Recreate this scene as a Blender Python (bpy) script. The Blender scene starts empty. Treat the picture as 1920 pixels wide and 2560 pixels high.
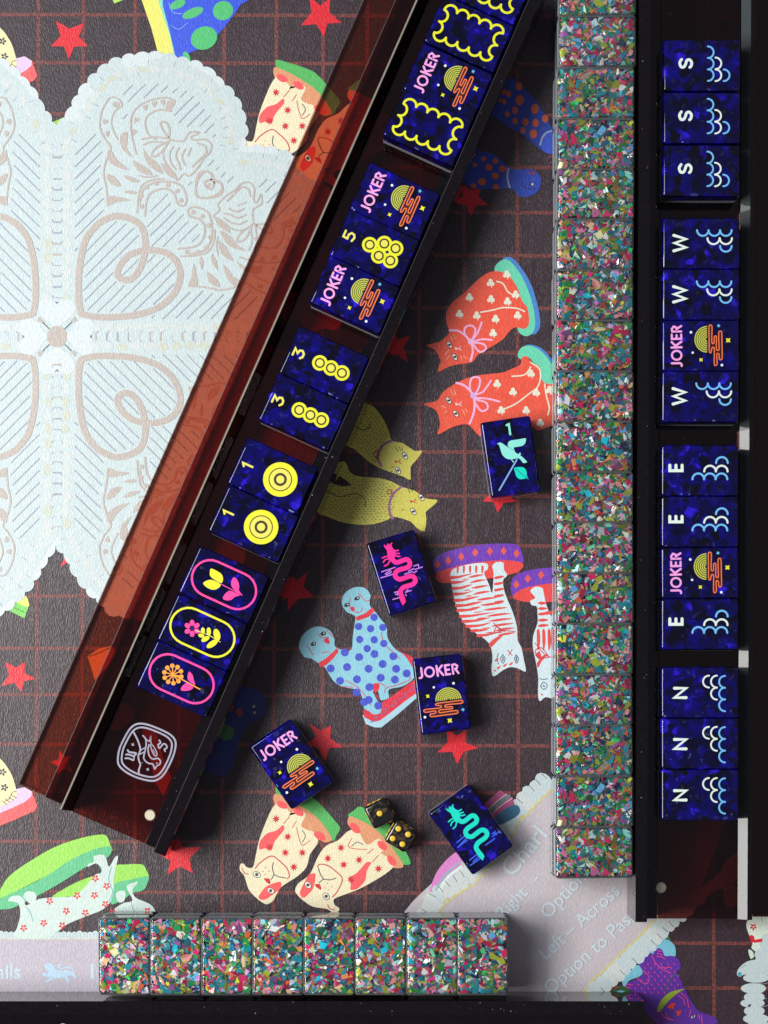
import bpy, bmesh, math, random
from mathutils import Vector, Matrix
random.seed(7)
R = math.radians
# ------------------------------------------------------------------ camera, world, light, exposure
PX = 0.165e-3            # metres on the mat per photograph pixel
H = 0.90                 # camera height
NX, NY = 1000.0, 1750.0  # pixel straight below the lens
sc = bpy.context.scene
C = sc.collection
def W(px, py, z=0.0):
    k = (H - z) / H
    return Vector((((px - NX) * k + (NX - 960)) * PX, -((py - NY) * k + (NY - 1280)) * PX, z))
cd = bpy.data.cameras.new('camera'); cam = bpy.data.objects.new('camera', cd); C.objects.link(cam)
cam.location = ((NX - 960) * PX, -(NY - 1280) * PX, H)
cd.sensor_fit = 'VERTICAL'; cd.sensor_height = 36; cd.lens = 36 * H / (2560 * PX)
cd.shift_y = (NY - 1280) / 2560; cd.shift_x = -(NX - 960) / 2560
cd.clip_start = 0.02; cd.clip_end = 10
sc.camera = cam
w = bpy.data.worlds.new('World'); sc.world = w; w.use_nodes = True
w.node_tree.nodes['Background'].inputs[0].default_value = (0.86, 0.84, 0.98, 1)
w.node_tree.nodes['Background'].inputs[1].default_value = 0.20
def area(name, loc, target, sx, sy, power, col):
    l = bpy.data.lights.new(name, 'AREA'); l.shape = 'RECTANGLE'; l.size = sx; l.size_y = sy
    l.energy = power; l.color = col
    o = bpy.data.objects.new(name, l); C.objects.link(o); o.location = loc
    o.rotation_euler = (Vector(target) - Vector(loc)).to_track_quat('-Z', 'Y').to_euler()
    return o
# window to the left, and the brighter upper pane whose reflection washes over the upper left of the mat
area('window_light', (-0.90, -0.08, 1.02), (0, 0, 0), 0.80, 0.46, 22.5, (1.0, 0.97, 0.93))
area('window_upper_light', (-0.72, 0.34, 1.35), (-0.1, 0.05, 0), 0.40, 0.45, 7.5, (0.86, 0.95, 1.0))
sc.view_settings.view_transform = 'Standard'; sc.view_settings.look = 'None'
sc.view_settings.exposure = 0.0; sc.view_settings.gamma = 1.0
sc.render.engine = 'CYCLES'
sc.cycles.transparent_max_bounces = 24
sc.cycles.max_bounces = 8

# ------------------------------------------------------------------ materials
def lin(c):
    return tuple((v / 255 / 12.92) if v / 255 <= 0.04045 else ((v / 255 + 0.055) / 1.055) ** 2.4 for v in c)
def newmat(name):
    m = bpy.data.materials.new(name); m.use_nodes = True
    nt = m.node_tree
    return m, nt, nt.nodes, nt.links, nt.nodes['Principled BSDF']
_leather = None
def leather_group():
    """bump of fine elongated leather grain, one pattern over the mat and everything printed on it"""
    global _leather
    if _leather: return _leather
    g = bpy.data.node_groups.new('leather_grain', 'ShaderNodeTree')
    g.interface.new_socket('Normal', in_out='OUTPUT', socket_type='NodeSocketVector')
    g.interface.new_socket('Rough', in_out='OUTPUT', socket_type='NodeSocketFloat')
    g.interface.new_socket('Fac', in_out='OUTPUT', socket_type='NodeSocketFloat')
    N, L = g.nodes, g.links
    out = N.new('NodeGroupOutput'); tc = N.new('ShaderNodeTexCoord')
    mp = N.new('ShaderNodeMapping'); mp.inputs['Scale'].default_value = (1.0, 0.34, 1.0); mp.inputs['Rotation'].default_value = (0, 0, R(-8))
    L.new(tc.outputs['Object'], mp.inputs[0])
    nz = N.new('ShaderNodeTexNoise'); nz.inputs['Scale'].default_value = 300; nz.inputs['Detail'].default_value = 3
    L.new(mp.outputs[0], nz.inputs['Vector'])
    mx = N.new('ShaderNodeMixRGB'); mx.blend_type = 'LINEAR_LIGHT'; mx.inputs[0].default_value = 0.0012
    L.new(mp.outputs[0], mx.inputs[1]); L.new(nz.outputs['Color'], mx.inputs[2])
    vo = N.new('ShaderNodeTexVoronoi'); vo.feature = 'DISTANCE_TO_EDGE'; vo.inputs['Scale'].default_value = 1250
    L.new(mx.outputs[0], vo.inputs['Vector'])
    cr = N.new('ShaderNodeMapRange'); cr.inputs[1].default_value = 0.0; cr.inputs[2].default_value = 0.28
    L.new(vo.outputs['Distance'], cr.inputs[0])
    n2 = N.new('ShaderNodeTexNoise'); n2.inputs['Scale'].default_value = 1500; n2.inputs['Detail'].default_value = 4
    L.new(mp.outputs[0], n2.inputs['Vector'])
    ad = N.new('ShaderNodeMath'); ad.operation = 'MULTIPLY_ADD'; ad.inputs[1].default_value = 0.9
    L.new(n2.outputs['Fac'], ad.inputs[0]); L.new(cr.outputs[0], ad.inputs[2])
    bp = N.new('ShaderNodeBump'); bp.inputs['Strength'].default_value = 0.34; bp.inputs['Distance'].default_value = 0.00012
    L.new(ad.outputs[0], bp.inputs['Height'])
    n3 = N.new('ShaderNodeTexNoise'); n3.inputs['Scale'].default_value = 40; n3.inputs['Detail'].default_value = 3
    L.new(tc.outputs['Object'], n3.inputs['Vector'])
    rr = N.new('ShaderNodeMapRange'); rr.inputs[3].default_value = 0.32; rr.inputs[4].default_value = 0.48
    L.new(n3.outputs['Fac'], rr.inputs[0])
    L.new(bp.outputs[0], out.inputs['Normal']); L.new(rr.outputs[0], out.inputs['Rough']); L.new(ad.outputs[0], out.inputs['Fac'])
    _leather = g
    return g
_pm = {}
def printed(rgb, spec=0.5):
    key = tuple(rgb)
    if key in _pm: return _pm[key]
    m, nt, N, L, p = newmat('print_%d_%d_%d' % key)
    g = N.new('ShaderNodeGroup'); g.node_tree = leather_group()
    mul = N.new('ShaderNodeMixRGB'); mul.blend_type = 'MULTIPLY'; mul.inputs[0].default_value = 1
    mr = N.new('ShaderNodeMapRange'); mr.inputs[1].default_value = 0.2; mr.inputs[2].default_value = 1.5
    mr.inputs[3].default_value = 0.88; mr.inputs[4].default_value = 1.03
    L.new(g.outputs['Fac'], mr.inputs[0]); L.new(mr.outputs[0], mul.inputs[2])
    mul.inputs[1].default_value = (*lin(rgb), 1)
    L.new(mul.outputs[0], p.inputs['Base Color'])
    L.new(g.outputs['Normal'], p.inputs['Normal']); L.new(g.outputs['Rough'], p.inputs['Roughness'])
    p.inputs['Specular IOR Level'].default_value = spec
    _pm[key] = m
    return m
_fm = {}
def enamel(rgb):
    """flat colour inlay on the tile faces"""
    key = tuple(rgb)
    if key in _fm: return _fm[key]
    m, nt, N, L, p = newmat('inlay_%d_%d_%d' % key)
    nz = N.new('ShaderNodeTexNoise'); nz.inputs['Scale'].default_value = 900
    tc = N.new('ShaderNodeTexCoord'); L.new(tc.outputs['Object'], nz.inputs['Vector'])
    mr = N.new('ShaderNodeMapRange'); mr.inputs[3].default_value = 0.9; mr.inputs[4].default_value = 1.08
    L.new(nz.outputs['Fac'], mr.inputs[0])
    mul = N.new('ShaderNodeMixRGB'); mul.blend_type = 'MULTIPLY'; mul.inputs[0].default_value = 1
    mul.inputs[1].default_value = (*lin(rgb), 1); L.new(mr.outputs[0], mul.inputs[2])
    L.new(mul.outputs[0], p.inputs['Base Color']); p.inputs['Roughness'].default_value = 0.4
    _fm[key] = m
    return m
def mat_leather():
    m, nt, N, L, p = newmat('black_leatherette')
    g = N.new('ShaderNodeGroup'); g.node_tree = leather_group()
    cr = N.new('ShaderNodeValToRGB'); cr.color_ramp.elements[0].color = (*lin((41, 26, 32)), 1); cr.color_ramp.elements[1].color = (*lin((57, 39, 47)), 1)
    mr = N.new('ShaderNodeMapRange'); mr.inputs[1].default_value = 0.3; mr.inputs[2].default_value = 1.6
    L.new(g.outputs['Fac'], mr.inputs[0]); L.new(mr.outputs[0], cr.inputs[0]); L.new(cr.outputs[0], p.inputs['Base Color'])
    L.new(g.outputs['Normal'], p.inputs['Normal']); L.new(g.outputs['Rough'], p.inputs['Roughness'])
    p.inputs['Specular IOR Level'].default_value = 0.6
    return m
def mat_grid():
    m, nt, N, L, p = newmat('grid_line_red')
    g = N.new('ShaderNodeGroup'); g.node_tree = leather_group()
    cr = N.new('ShaderNodeValToRGB'); cr.color_ramp.elements[0].color = (*lin((66, 38, 39)), 1); cr.color_ramp.elements[1].color = (*lin((122, 62, 58)), 1)
    nz = N.new('ShaderNodeTexNoise'); nz.inputs['Scale'].default_value = 900; tc = N.new('ShaderNodeTexCoord')
    L.new(tc.outputs['Object'], nz.inputs['Vector']); 
    mr = N.new('ShaderNodeMapRange'); mr.inputs[1].default_value = 0.3; mr.inputs[2].default_value = 0.6
    L.new(nz.outputs['Fac'], mr.inputs[0]); L.new(mr.outputs[0], cr.inputs[0]); L.new(cr.outputs[0], p.inputs['Base Color'])
    L.new(g.outputs['Normal'], p.inputs['Normal']); L.new(g.outputs['Rough'], p.inputs['Roughness'])
    return m
def mat_clear(name, col, tint_rough=0.02, haze_glow=0.0):
    m, nt, N, L, p = newmat(name)
    N.remove(p)
    out = N['Material Output']
    tr = N.new('ShaderNodeBsdfTransparent'); tr.inputs[0].default_value = (*col, 1)
    gl = N.new('ShaderNodeBsdfGlossy'); gl.inputs['Roughness'].default_value = tint_rough; gl.inputs[0].default_value = (1, 1, 1, 1)
    fr = N.new('ShaderNodeFresnel'); fr.inputs[0].default_value = 1.46
    mx = N.new('ShaderNodeMixShader')
    L.new(fr.outputs[0], mx.inputs[0]); L.new(tr.outputs[0], mx.inputs[1]); L.new(gl.outputs[0], mx.inputs[2])
    if haze_glow:      # milky resin, paler at grazing view to stand in for refracted edge light
        lw = N.new('ShaderNodeLayerWeight'); lw.inputs[0].default_value = 0.35
        pw = N.new('ShaderNodeMath'); pw.operation = 'MULTIPLY_ADD'; pw.inputs[1].default_value = haze_glow; pw.inputs[2].default_value = 0.003
        df = N.new('ShaderNodeBsdfDiffuse'); df.inputs[0].default_value = (0.75, 0.85, 0.86, 1)
        m2 = N.new('ShaderNodeMixShader'); L.new(lw.outputs['Facing'], pw.inputs[0]); L.new(pw.outputs[0], m2.inputs[0])
        L.new(mx.outputs[0], m2.inputs[1]); L.new(df.outputs[0], m2.inputs[2]); L.new(m2.outputs[0], out.inputs['Surface'])
    else:
        L.new(mx.outputs[0], out.inputs['Surface'])
    return m
def mat_blue():
    m, nt, N, L, p = newmat('blue_pearl_resin')
    tc = N.new('ShaderNodeTexCoord'); oi = N.new('ShaderNodeObjectInfo')
    off = N.new('ShaderNodeVectorMath'); off.operation = 'ADD'
    sc_ = N.new('ShaderNodeVectorMath'); sc_.operation = 'SCALE'
    cmb = N.new('ShaderNodeCombineXYZ'); L.new(oi.outputs['Random'], cmb.inputs[0]); L.new(oi.outputs['Random'], cmb.inputs[2])
    L.new(cmb.outputs[0], sc_.inputs[0]); sc_.inputs['Scale'].default_value = 3.0
    L.new(tc.outputs['Object'], off.inputs[0]); L.new(sc_.outputs[0], off.inputs[1])
    nz = N.new('ShaderNodeTexNoise'); nz.inputs['Scale'].default_value = 260; nz.inputs['Detail'].default_value = 2
    L.new(off.outputs[0], nz.inputs['Vector'])
    dm = N.new('ShaderNodeMixRGB'); dm.blend_type = 'LINEAR_LIGHT'; dm.inputs[0].default_value = 0.0025
    L.new(off.outputs[0], dm.inputs[1]); L.new(nz.outputs['Color'], dm.inputs[2])
    vo = N.new('ShaderNodeTexVoronoi'); vo.inputs['Scale'].default_value = 300; vo.feature = 'SMOOTH_F1'; vo.inputs['Smoothness'].default_value = 0.25; L.new(dm.outputs[0], vo.inputs['Vector'])
    v2 = N.new('ShaderNodeTexVoronoi'); v2.inputs['Scale'].default_value = 800; L.new(dm.outputs[0], v2.inputs['Vector'])
    n2 = N.new('ShaderNodeTexNoise'); n2.inputs['Scale'].default_value = 170; n2.inputs['Detail'].default_value = 1.5
    L.new(off.outputs[0], n2.inputs['Vector'])
    sp = N.new('ShaderNodeSeparateColor'); L.new(vo.outputs['Color'], sp.inputs[0])
    sm = N.new('ShaderNodeMath'); sm.operation = 'MULTIPLY'; L.new(sp.outputs[0], sm.inputs[0]); L.new(n2.outputs['Fac'], sm.inputs[1])
    cr = N.new('ShaderNodeValToRGB'); e = cr.color_ramp.elements
    e[0].position = 0.04; e[0].color = (0.0005, 0.0004, 0.008, 1)
    e[1].position = 0.50; e[1].color = (0.002, 0.0008, 0.15, 1)
    x = e.new(0.24); x.color = (0.0008, 0.0004, 0.058, 1)
    x = e.new(0.62); x.color = (0.02, 0.008, 0.50, 1)
    L.new(sm.outputs[0], cr.inputs[0]); L.new(cr.outputs[0], p.inputs['Base Color'])
    p.inputs['Metallic'].default_value = 0.0; p.inputs['Roughness'].default_value = 0.32
    # flakes inside the resin lie at their own angles, the lacquer on top is smooth
    nm = N.new('ShaderNodeVectorMath'); nm.operation = 'SUBTRACT'; nm.inputs[1].default_value = (0.5, 0.5, 0.5)
    L.new(v2.outputs['Color'], nm.inputs[0])
    ns = N.new('ShaderNodeVectorMath'); ns.operation = 'SCALE'; ns.inputs['Scale'].default_value = 0.75; L.new(nm.outputs[0], ns.inputs[0])
    ge = N.new('ShaderNodeNewGeometry'); na = N.new('ShaderNodeVectorMath'); na.operation = 'ADD'
    L.new(ge.outputs['Normal'], na.inputs[0]); L.new(ns.outputs[0], na.inputs[1])
    nn = N.new('ShaderNodeVectorMath'); nn.operation = 'NORMALIZE'; L.new(na.outputs[0], nn.inputs[0])
    L.new(nn.outputs[0], p.inputs['Normal'])
    s2 = N.new('ShaderNodeSeparateColor'); L.new(v2.outputs['Color'], s2.inputs[0])
    mr = N.new('ShaderNodeMapRange'); mr.inputs[1].default_value = 0.92; mr.inputs[2].default_value = 0.95; mr.inputs[3].default_value = 0.0; mr.inputs[4].default_value = 1.0
    L.new(s2.outputs[1], mr.inputs[0]); L.new(mr.outputs[0], p.inputs['Specular IOR Level'])
    p.inputs['Specular Tint'].default_value = (0.35, 0.4, 1.0, 1)
    p.inputs['Coat Weight'].default_value = 1.0; p.inputs['Coat Roughness'].default_value = 0.03
    L.new(ge.outputs['Normal'], p.inputs['Coat Normal'])
    return m
def mat_flake():
    m, nt, N, L, p = newmat('foil_flake')
    at = N.new('ShaderNodeAttribute'); at.attribute_name = 'flake_colour'
    L.new(at.outputs['Color'], p.inputs['Base Color']); p.inputs['Metallic'].default_value = 0.0; p.inputs['Roughness'].default_value = 0.11
    p.inputs['Specular IOR Level'].default_value = 0.9
    return m
def mat_simple(name, col, rough, metal=0.0, coat=0.0, spec=0.5, noise=0.0, nscale=400, nrough=False):
    m, nt, N, L, p = newmat(name)
    p.inputs['Base Color'].default_value = (*col, 1); p.inputs['Roughness'].default_value = rough
    p.inputs['Metallic'].default_value = metal; p.inputs['Coat Weight'].default_value = coat
    p.inputs['Coat Roughness'].default_value = 0.03; p.inputs['Specular IOR Level'].default_value = spec
    if noise:
        tc = N.new('ShaderNodeTexCoord'); nz = N.new('ShaderNodeTexNoise'); nz.inputs['Scale'].default_value = nscale; nz.inputs['Detail'].default_value = 4
        L.new(tc.outputs['Object'], nz.inputs['Vector'])
        mr = N.new('ShaderNodeMapRange'); mr.inputs[1].default_value = 0.3; mr.inputs[2].default_value = 0.7
        mr.inputs[3].default_value = 1 - noise; mr.inputs[4].default_value = 1 + noise
        mul = N.new('ShaderNodeMixRGB'); mul.blend_type = 'MULTIPLY'; mul.inputs[0].default_value = 1; mul.inputs[1].default_value = (*col, 1)
        L.new(nz.outputs['Fac'], mr.inputs[0]); L.new(mr.outputs[0], mul.inputs[2]); L.new(mul.outputs[0], p.inputs['Base Color'])
    return m
def mat_die():
    m, nt, N, L, p = newmat('black_gold_swirl')
    tc = N.new('ShaderNodeTexCoord'); oi = N.new('ShaderNodeObjectInfo'); off = N.new('ShaderNodeVectorMath'); off.operation = 'ADD'
    L.new(tc.outputs['Object'], off.inputs[0]); L.new(oi.outputs['Random'], off.inputs[1])
    nz = N.new('ShaderNodeTexNoise'); nz.inputs['Scale'].default_value = 150; nz.inputs['Detail'].default_value = 3; nz.inputs['Distortion'].default_value = 2.2
    L.new(off.outputs[0], nz.inputs['Vector'])
    cr = N.new('ShaderNodeValToRGB'); e = cr.color_ramp.elements
    e[0].position = 0.55; e[0].color = (0.0015, 0.0015, 0.002, 1); e[1].position = 0.72; e[1].color = (0.13, 0.08, 0.035, 1)
    L.new(nz.outputs['Fac'], cr.inputs[0]); L.new(cr.outputs[0], p.inputs['Base Color'])
    p.inputs['Roughness'].default_value = 0.25; p.inputs['Coat Weight'].default_value = 1; p.inputs['Coat Roughness'].default_value = 0.03
    return m
M = dict(
    leather=mat_leather(), grid=mat_grid(), blue=mat_blue(), flake=mat_flake(), die=mat_die(),
    ruby=mat_clear('ruby_acrylic', (0.95, 0.64, 0.55)), ruby_dark=mat_clear('ruby_acrylic_thick', (0.60, 0.27, 0.26)),
    ruby_floor=mat_clear('ruby_acrylic_floor', (0.72, 0.28, 0.24)), ruby_deep=mat_clear('ruby_acrylic_deep', (0.50, 0.20, 0.19)),
    shell=mat_clear('clear_resin', (0.98, 0.985, 0.985), haze_glow=0.38),
    black=mat_simple('black_acrylic', (0.004, 0.0025, 0.004), 0.04, spec=0.45, noise=0.3),
    core=mat_simple('teal_core', (0.02, 0.07, 0.085), 0.5, noise=0.5, nscale=500),
    edge2=mat_simple('sawn_acrylic_edge', (0.10, 0.085, 0.085), 0.3, noise=0.3),
    dust=mat_simple('dust_lint', (0.35, 0.33, 0.36), 0.8),
    seam=mat_simple('lip_seam_edge', (0.06, 0.05, 0.06), 0.3, noise=0.2),
    edge=mat_simple('polished_acrylic_edge', (0.26, 0.24, 0.19), 0.25, spec=0.8, noise=0.12),
    mirror=mat_simple('polished_strip', (0.05, 0.06, 0.062), 0.08, spec=0.28),
    screw=mat_simple('brass_screw', (0.62, 0.58, 0.42), 0.35, metal=0.2, noise=0.1, nscale=900),
    pip=mat_simple('gold_pip_paint', (0.80, 0.50, 0.03), 0.35, spec=0.6, noise=0.08),
    logo=mat_simple('silver_etched_print', (0.34, 0.33, 0.42), 0.4, noise=0.1),
    backing=mat_simple('mat_backing', (0.03, 0.03, 0.03), 0.8),
)

# ------------------------------------------------------------------ mesh helpers
def link(o, parent=None):
    C.objects.link(o)
    if parent is not None: o.parent = parent
    return o
def mesh_obj(name, verts, faces, mats, midx=None, parent=None):
    me = bpy.data.meshes.new(name); me.from_pydata([tuple(v) for v in verts], [], faces)
    for m in mats: me.materials.append(m)
    if midx: me.polygons.foreach_set('material_index', midx)
    me.update()
    return link(bpy.data.objects.new(name, me), parent)
def empty(name, loc, rz, label, cat, group=None):
    o = bpy.data.objects.new(name, None); C.objects.link(o); o.location = loc; o.rotation_euler = (0, 0, rz)
    o.empty_display_size = 0.01
    o['label'] = label; o['category'] = cat
    if group: o['group'] = group
    return o
def smooth_pts(pts, closed, n=4):
    out = []; k = len(pts)
    if k < 3: return [tuple(p) for p in pts]
    rng = range(k) if closed else range(k - 1)
    for i in rng:
        if closed: p0, p1, p2, p3 = pts[(i - 1) % k], pts[i], pts[(i + 1) % k], pts[(i + 2) % k]
        else: p0, p1, p2, p3 = pts[max(i - 1, 0)], pts[i], pts[i + 1], pts[min(i + 2, k - 1)]
        for j in range(n):
            t = j / n; t2 = t * t; t3 = t2 * t
            out.append(tuple(0.5 * ((2 * p1[a]) + (-p0[a] + p2[a]) * t + (2 * p0[a] - 5 * p1[a] + 4 * p2[a] - p3[a]) * t2 + (-p0[a] + 3 * p1[a] - 3 * p2[a] + p3[a]) * t3) for a in (0, 1)))
    if not closed: out.append(tuple(pts[-1]))
    return out
LIFT = [0]; NART = [0]
class Art:
    """flat print: polygons and ribbons; each colour a hair above the one before"""
    def __init__(s, fn, dz=0.00003, z0=0.00006):
        s._fn = fn; s.fn = s._lift; s.v = []; s.f = []; s.m = []; s.mats = []; s.z = z0 + (NART[0] % 60) * dz * 0.07; s.dz = dz; NART[0] += 1
    def _lift(s, x, y, z): return s._fn(x, y, z + LIFT[0] * s.dz * 0.0135)
    def mi(s, m):
        if m not in s.mats: s.mats.append(m)
        LIFT[0] = (LIFT[0] + 1) % 67
        return s.mats.index(m)
    def up(s): s.z += s.dz
    def poly(s, pts, m, sm=True, n=4):
        if sm: pts = smooth_pts(pts, True, n)
        i0 = s.mi(m); b = len(s.v); s.v += [s.fn(x, y, s.z) for x, y in pts]; s.f.append(list(range(b, b + len(pts)))); s.m.append(i0); return s
    def disc(s, x, y, r, m, ry=None, rot=0, n=20):
        ry = ry or r; c, q = math.cos(rot), math.sin(rot)
        return s.poly([(x + r * math.cos(a) * c - ry * math.sin(a) * q, y + r * math.cos(a) * q + ry * math.sin(a) * c) for a in [2 * math.pi * i / n for i in range(n)]], m, False)
    def stroke(s, pts, w, m, closed=False, sm=True, cap=True, n=4):
        if sm: pts = smooth_pts(pts, closed, n)
        q = [pts[0]]
        for p in pts[1:]:
            if math.dist(p, q[-1]) > w * 0.05: q.append(p)
        pts = q; k = len(pts)
        if k < 2: return s
        h = w / 2; b = len(s.v); i0 = s.mi(m)
        for i in range(k):
            a = pts[(i - 1) % k] if (closed or i > 0) else pts[i]
            c = pts[(i + 1) % k] if (closed or i < k - 1) else pts[i]
            p = pts[i]
            def nrm(u, v):
                dx, dy = v[0] - u[0], v[1] - u[1]; L_ = math.hypot(dx, dy) or 1; return (-dy / L_, dx / L_)
            n1 = nrm(a, p) if a != p else nrm(p, c); n2 = nrm(p, c) if c != p else n1
            nx, ny = n1[0] + n2[0], n1[1] + n2[1]; L_ = math.hypot(nx, ny)
            if L_ < 0.3: nx, ny, f = n2[0], n2[1], 1
            else: nx, ny = nx / L_, ny / L_; f = min(1 / max(0.4, nx * n2[0] + ny * n2[1]), 2.0)
            s.v.append(s.fn(p[0] + nx * h * f, p[1] + ny * h * f, s.z)); s.v.append(s.fn(p[0] - nx * h * f, p[1] - ny * h * f, s.z))
        for i in range(k if closed else k - 1):
            j = (i + 1) % k; s.f.append([b + 2 * i, b + 2 * i + 1, b + 2 * j + 1, b + 2 * j]); s.m.append(i0)
        if cap and not closed:
            for (p, o) in ((pts[0], pts[1]), (pts[-1], pts[-2])):
                dx, dy = p[0] - o[0], p[1] - o[1]; a0 = math.atan2(dy, dx)
                s.v_cap(p, h, a0, m)
        return s
    def v_cap(s, p, h, a0, m):
        i0 = s.mi(m); b = len(s.v)
        for i in range(7):
            a = a0 - math.pi / 2 + math.pi * i / 6
            s.v.append(s.fn(p[0] + h * math.cos(a), p[1] + h * math.sin(a), s.z))
        s.f.append(list(range(b, b + 7))); s.m.append(i0)
    def mesh(s, name):
        me = bpy.data.meshes.new(name); me.from_pydata([tuple(v) for v in s.v], [], s.f)
        for m in s.mats: me.materials.append(m)
        me.polygons.foreach_set('material_index', s.m); me.update()
        bm = bmesh.new(); bm.from_mesh(me); 
        for f in bm.faces:
            f.normal_update()
            if f.normal.z < 0: f.normal_flip()
        bm.to_mesh(me); bm.free()
        return me
    def obj(s, name, parent=None):
        return link(bpy.data.objects.new(name, s.mesh(name)), parent)
def glyphs(text):
    """outline of some lettering as triangles (curve text turned to mesh), 1 unit high"""
    cu = bpy.data.curves.new('t', 'FONT'); cu.body = text; cu.size = 1.0; cu.resolution_u = 3; cu.offset = 0.012
    o = bpy.data.objects.new('t', cu); C.objects.link(o)
    bpy.context.view_layer.update()
    me = o.to_mesh(); vs = [(v.co.x, v.co.y) for v in me.vertices]; fs = [list(p.vertices) for p in me.polygons]
    o.to_mesh_clear(); bpy.data.objects.remove(o); bpy.data.curves.remove(cu)
    return vs, fs
def prism(name, prof, f0, f1, mat, parent=None):
    """cross-section prof placed at both ends by f0/f1 -> solid bar"""
    n = len(prof); v = [f0(*p) for p in prof] + [f1(*p) for p in prof]
    f = [[i, (i + 1) % n, n + (i + 1) % n, n + i] for i in range(n)] + [list(range(n))[::-1], list(range(n, 2 * n))]
    o = mesh_obj(name, v, f, [mat], parent=parent)
    bm = bmesh.new(); bm.from_mesh(o.data); bmesh.ops.recalc_face_normals(bm, faces=bm.faces); bm.to_mesh(o.data); bm.free()
    return o
def rounded(name, sx, sy, z0, z1, r, mat, which='all', seg=4):
    """box with rounded corner columns; which: 'top', 'bottom' or 'all' horizontal edges rounded too"""
    bm = bmesh.new(); bmesh.ops.create_cube(bm, size=1)
    for v in bm.verts: v.co = Vector((v.co.x * sx, v.co.y * sy, z0 if v.co.z < 0 else z1))
    es = []
    for e in bm.edges:
        za, zb = e.verts[0].co.z, e.verts[1].co.z
        if abs(za - zb) > 1e-6 or which == 'all' or (which == 'top' and abs(za - z1) < 1e-6) or (which == 'bottom' and abs(za - z0) < 1e-6): es.append(e)
    bmesh.ops.bevel(bm, geom=es, offset=r, segments=seg, profile=0.5, affect='EDGES', clamp_overlap=True)
    bm.normal_update()
    for f in bm.faces: f.smooth = max(abs(c) for c in f.normal) < 0.9995
    me = bpy.data.meshes.new(name); bm.to_mesh(me); bm.free(); me.materials.append(mat)
    return me

# ------------------------------------------------------------------ the mat
def matfn(x, y, z): 
    p = W(x, y, 0); return (p.x, p.y, z)
mm_ = bpy.data.meshes.new('play_mat')
play_mat = mesh_obj('play_mat', [W(-500, -500), W(2420, -500), W(2420, 3060), W(-500, 3060)], [[3, 2, 1, 0]], [M['leather']])
play_mat['kind'] = 'structure'
under = mesh_obj('table_surface', [W(-900, -900, -0.003), W(2900, -900, -0.003), W(2900, 3500, -0.003), W(-900, 3500, -0.003)], [[3, 2, 1, 0]], [M['backing']])
under['kind'] = 'structure'
def q(i, j, pts, dx=0, dy=0):
    """points read off the 640-pixel square (i, j) of the photograph enlarged 2.592 times"""
    return [(640 * i + (x + dx) / 2.592, 640 * j + (y + dy) / 2.592) for x, y in pts]
class ZArt(Art):
    """Art whose calls take coordinates of an enlarged square"""
    def __init__(s, i, j, dx=0, dy=0, tf=None, z0=0.00010, f=2.592, o=None):
        ox, oy = o if o else (640 * i, 640 * j)
        def fn(x, y, z):
            x += dx; y += dy
            if tf: x, y = tf(x, y)
            return matfn(ox + x / f, oy + y / f, z)
        super().__init__(fn, z0=z0)
def P(*c): return printed(c)
INK = P(38, 36, 44)
# grid lines
ga = Art(matfn, z0=0.00003)
VX = [(-140, -146), (-28, -35), (97, 88), (209, 203), (338, 337), (449, 446), (562, 554), (693, 680), (808, 805), (919, 912), (1049, 1046), (1158, 1165), (1292, 1297), (1408, 1412), (1520, 1526), (1655, 1662), (1770, 1787), (1890, 1904), (2010, 2030)]
HY = [-90, 38, 158, 286, 416, 529, 637, 768, 879, 1008, 1128, 1238, 1362, 1491, 1622, 1738, 1862, 1980, 2105, 2231, 2354, 2466, 2590]
def strip(a, p0, p1, w_, m, seg=14):
    pts = []
    for i in range(seg + 1):
        t = i / seg; pts.append((p0[0] + (p1[0] - p0[0]) * t, p0[1] + (p1[1] - p0[1]) * t))
    a.stroke(pts, w_, m, sm=False, cap=False)
for x0, x1 in VX: strip(ga, (x0, -400), (x1, 2900), 9, M['grid'])
ga.up()
for y in HY: strip(ga, (-400, y - 3), (2400, y + 6), 9, M['grid'])
ga.obj('printed_grid', play_mat)

# stars
RED = P(214, 32, 46)
def star(tips):
    cx = sum(p[0] for p in tips) / 5; cy = sum(p[1] for p in tips) / 5; pts = []
    for i in range(5):
        a, b = tips[i], tips[(i + 1) % 5]; pts.append(a)
        mx, my = (a[0] + b[0]) / 2 - cx, (a[1] + b[1]) / 2 - cy; L_ = math.hypot(mx, my); r = math.dist(a, (cx, cy)) * 0.45
        pts.append((cx + mx / L_ * r, cy + my / L_ * r))
    return pts
for (i, j, tips) in [
    (0, 0, [(360, 135), (545, 150), (570, 300), (445, 385), (328, 300)]),
    (1, 0, [(345, -25), (480, -10), (555, 148), (440, 240), (290, 165)]),
    (0, 2, [(30, 970), (165, 970), (232, 1080), (140, 1168), (8, 1128)]),
    (0, 3, [(1130, 430), (1300, 512), (1250, 682), (1085, 690), (1035, 560)]),
    (1, 2, [(215, 375), (330, 390), (375, 550), (205, 640), (110, 590)]),
    (1, 2, [(345, 1370), (485, 1385), (565, 1525), (450, 1618), (328, 1500)]),
    (1, 2, [(1232, 1400), (1365, 1415), (1440, 1530), (1305, 1635), (1175, 1558)]),
    (1, 1, [(870, 500), (1000, 515), (985, 690), (860, 640), (810, 560)]),
    (1, 1, [(1495, 1455), (1640, 1480), (1690, 1590), (1565, 1665), (1465, 1590)]),
    (0, 2, [(385, 1545), (480, 1570), (470, 1690), (370, 1700), (330, 1620)]),
    (2, 0, [(-330, 1190), (-200, 1200), (-150, 1330), (-270, 1400), (-380, 1320)]),
]:
    a = ZArt(i, j); a.poly(star(tips), RED, False); a.obj('printed_star', play_mat)
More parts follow.
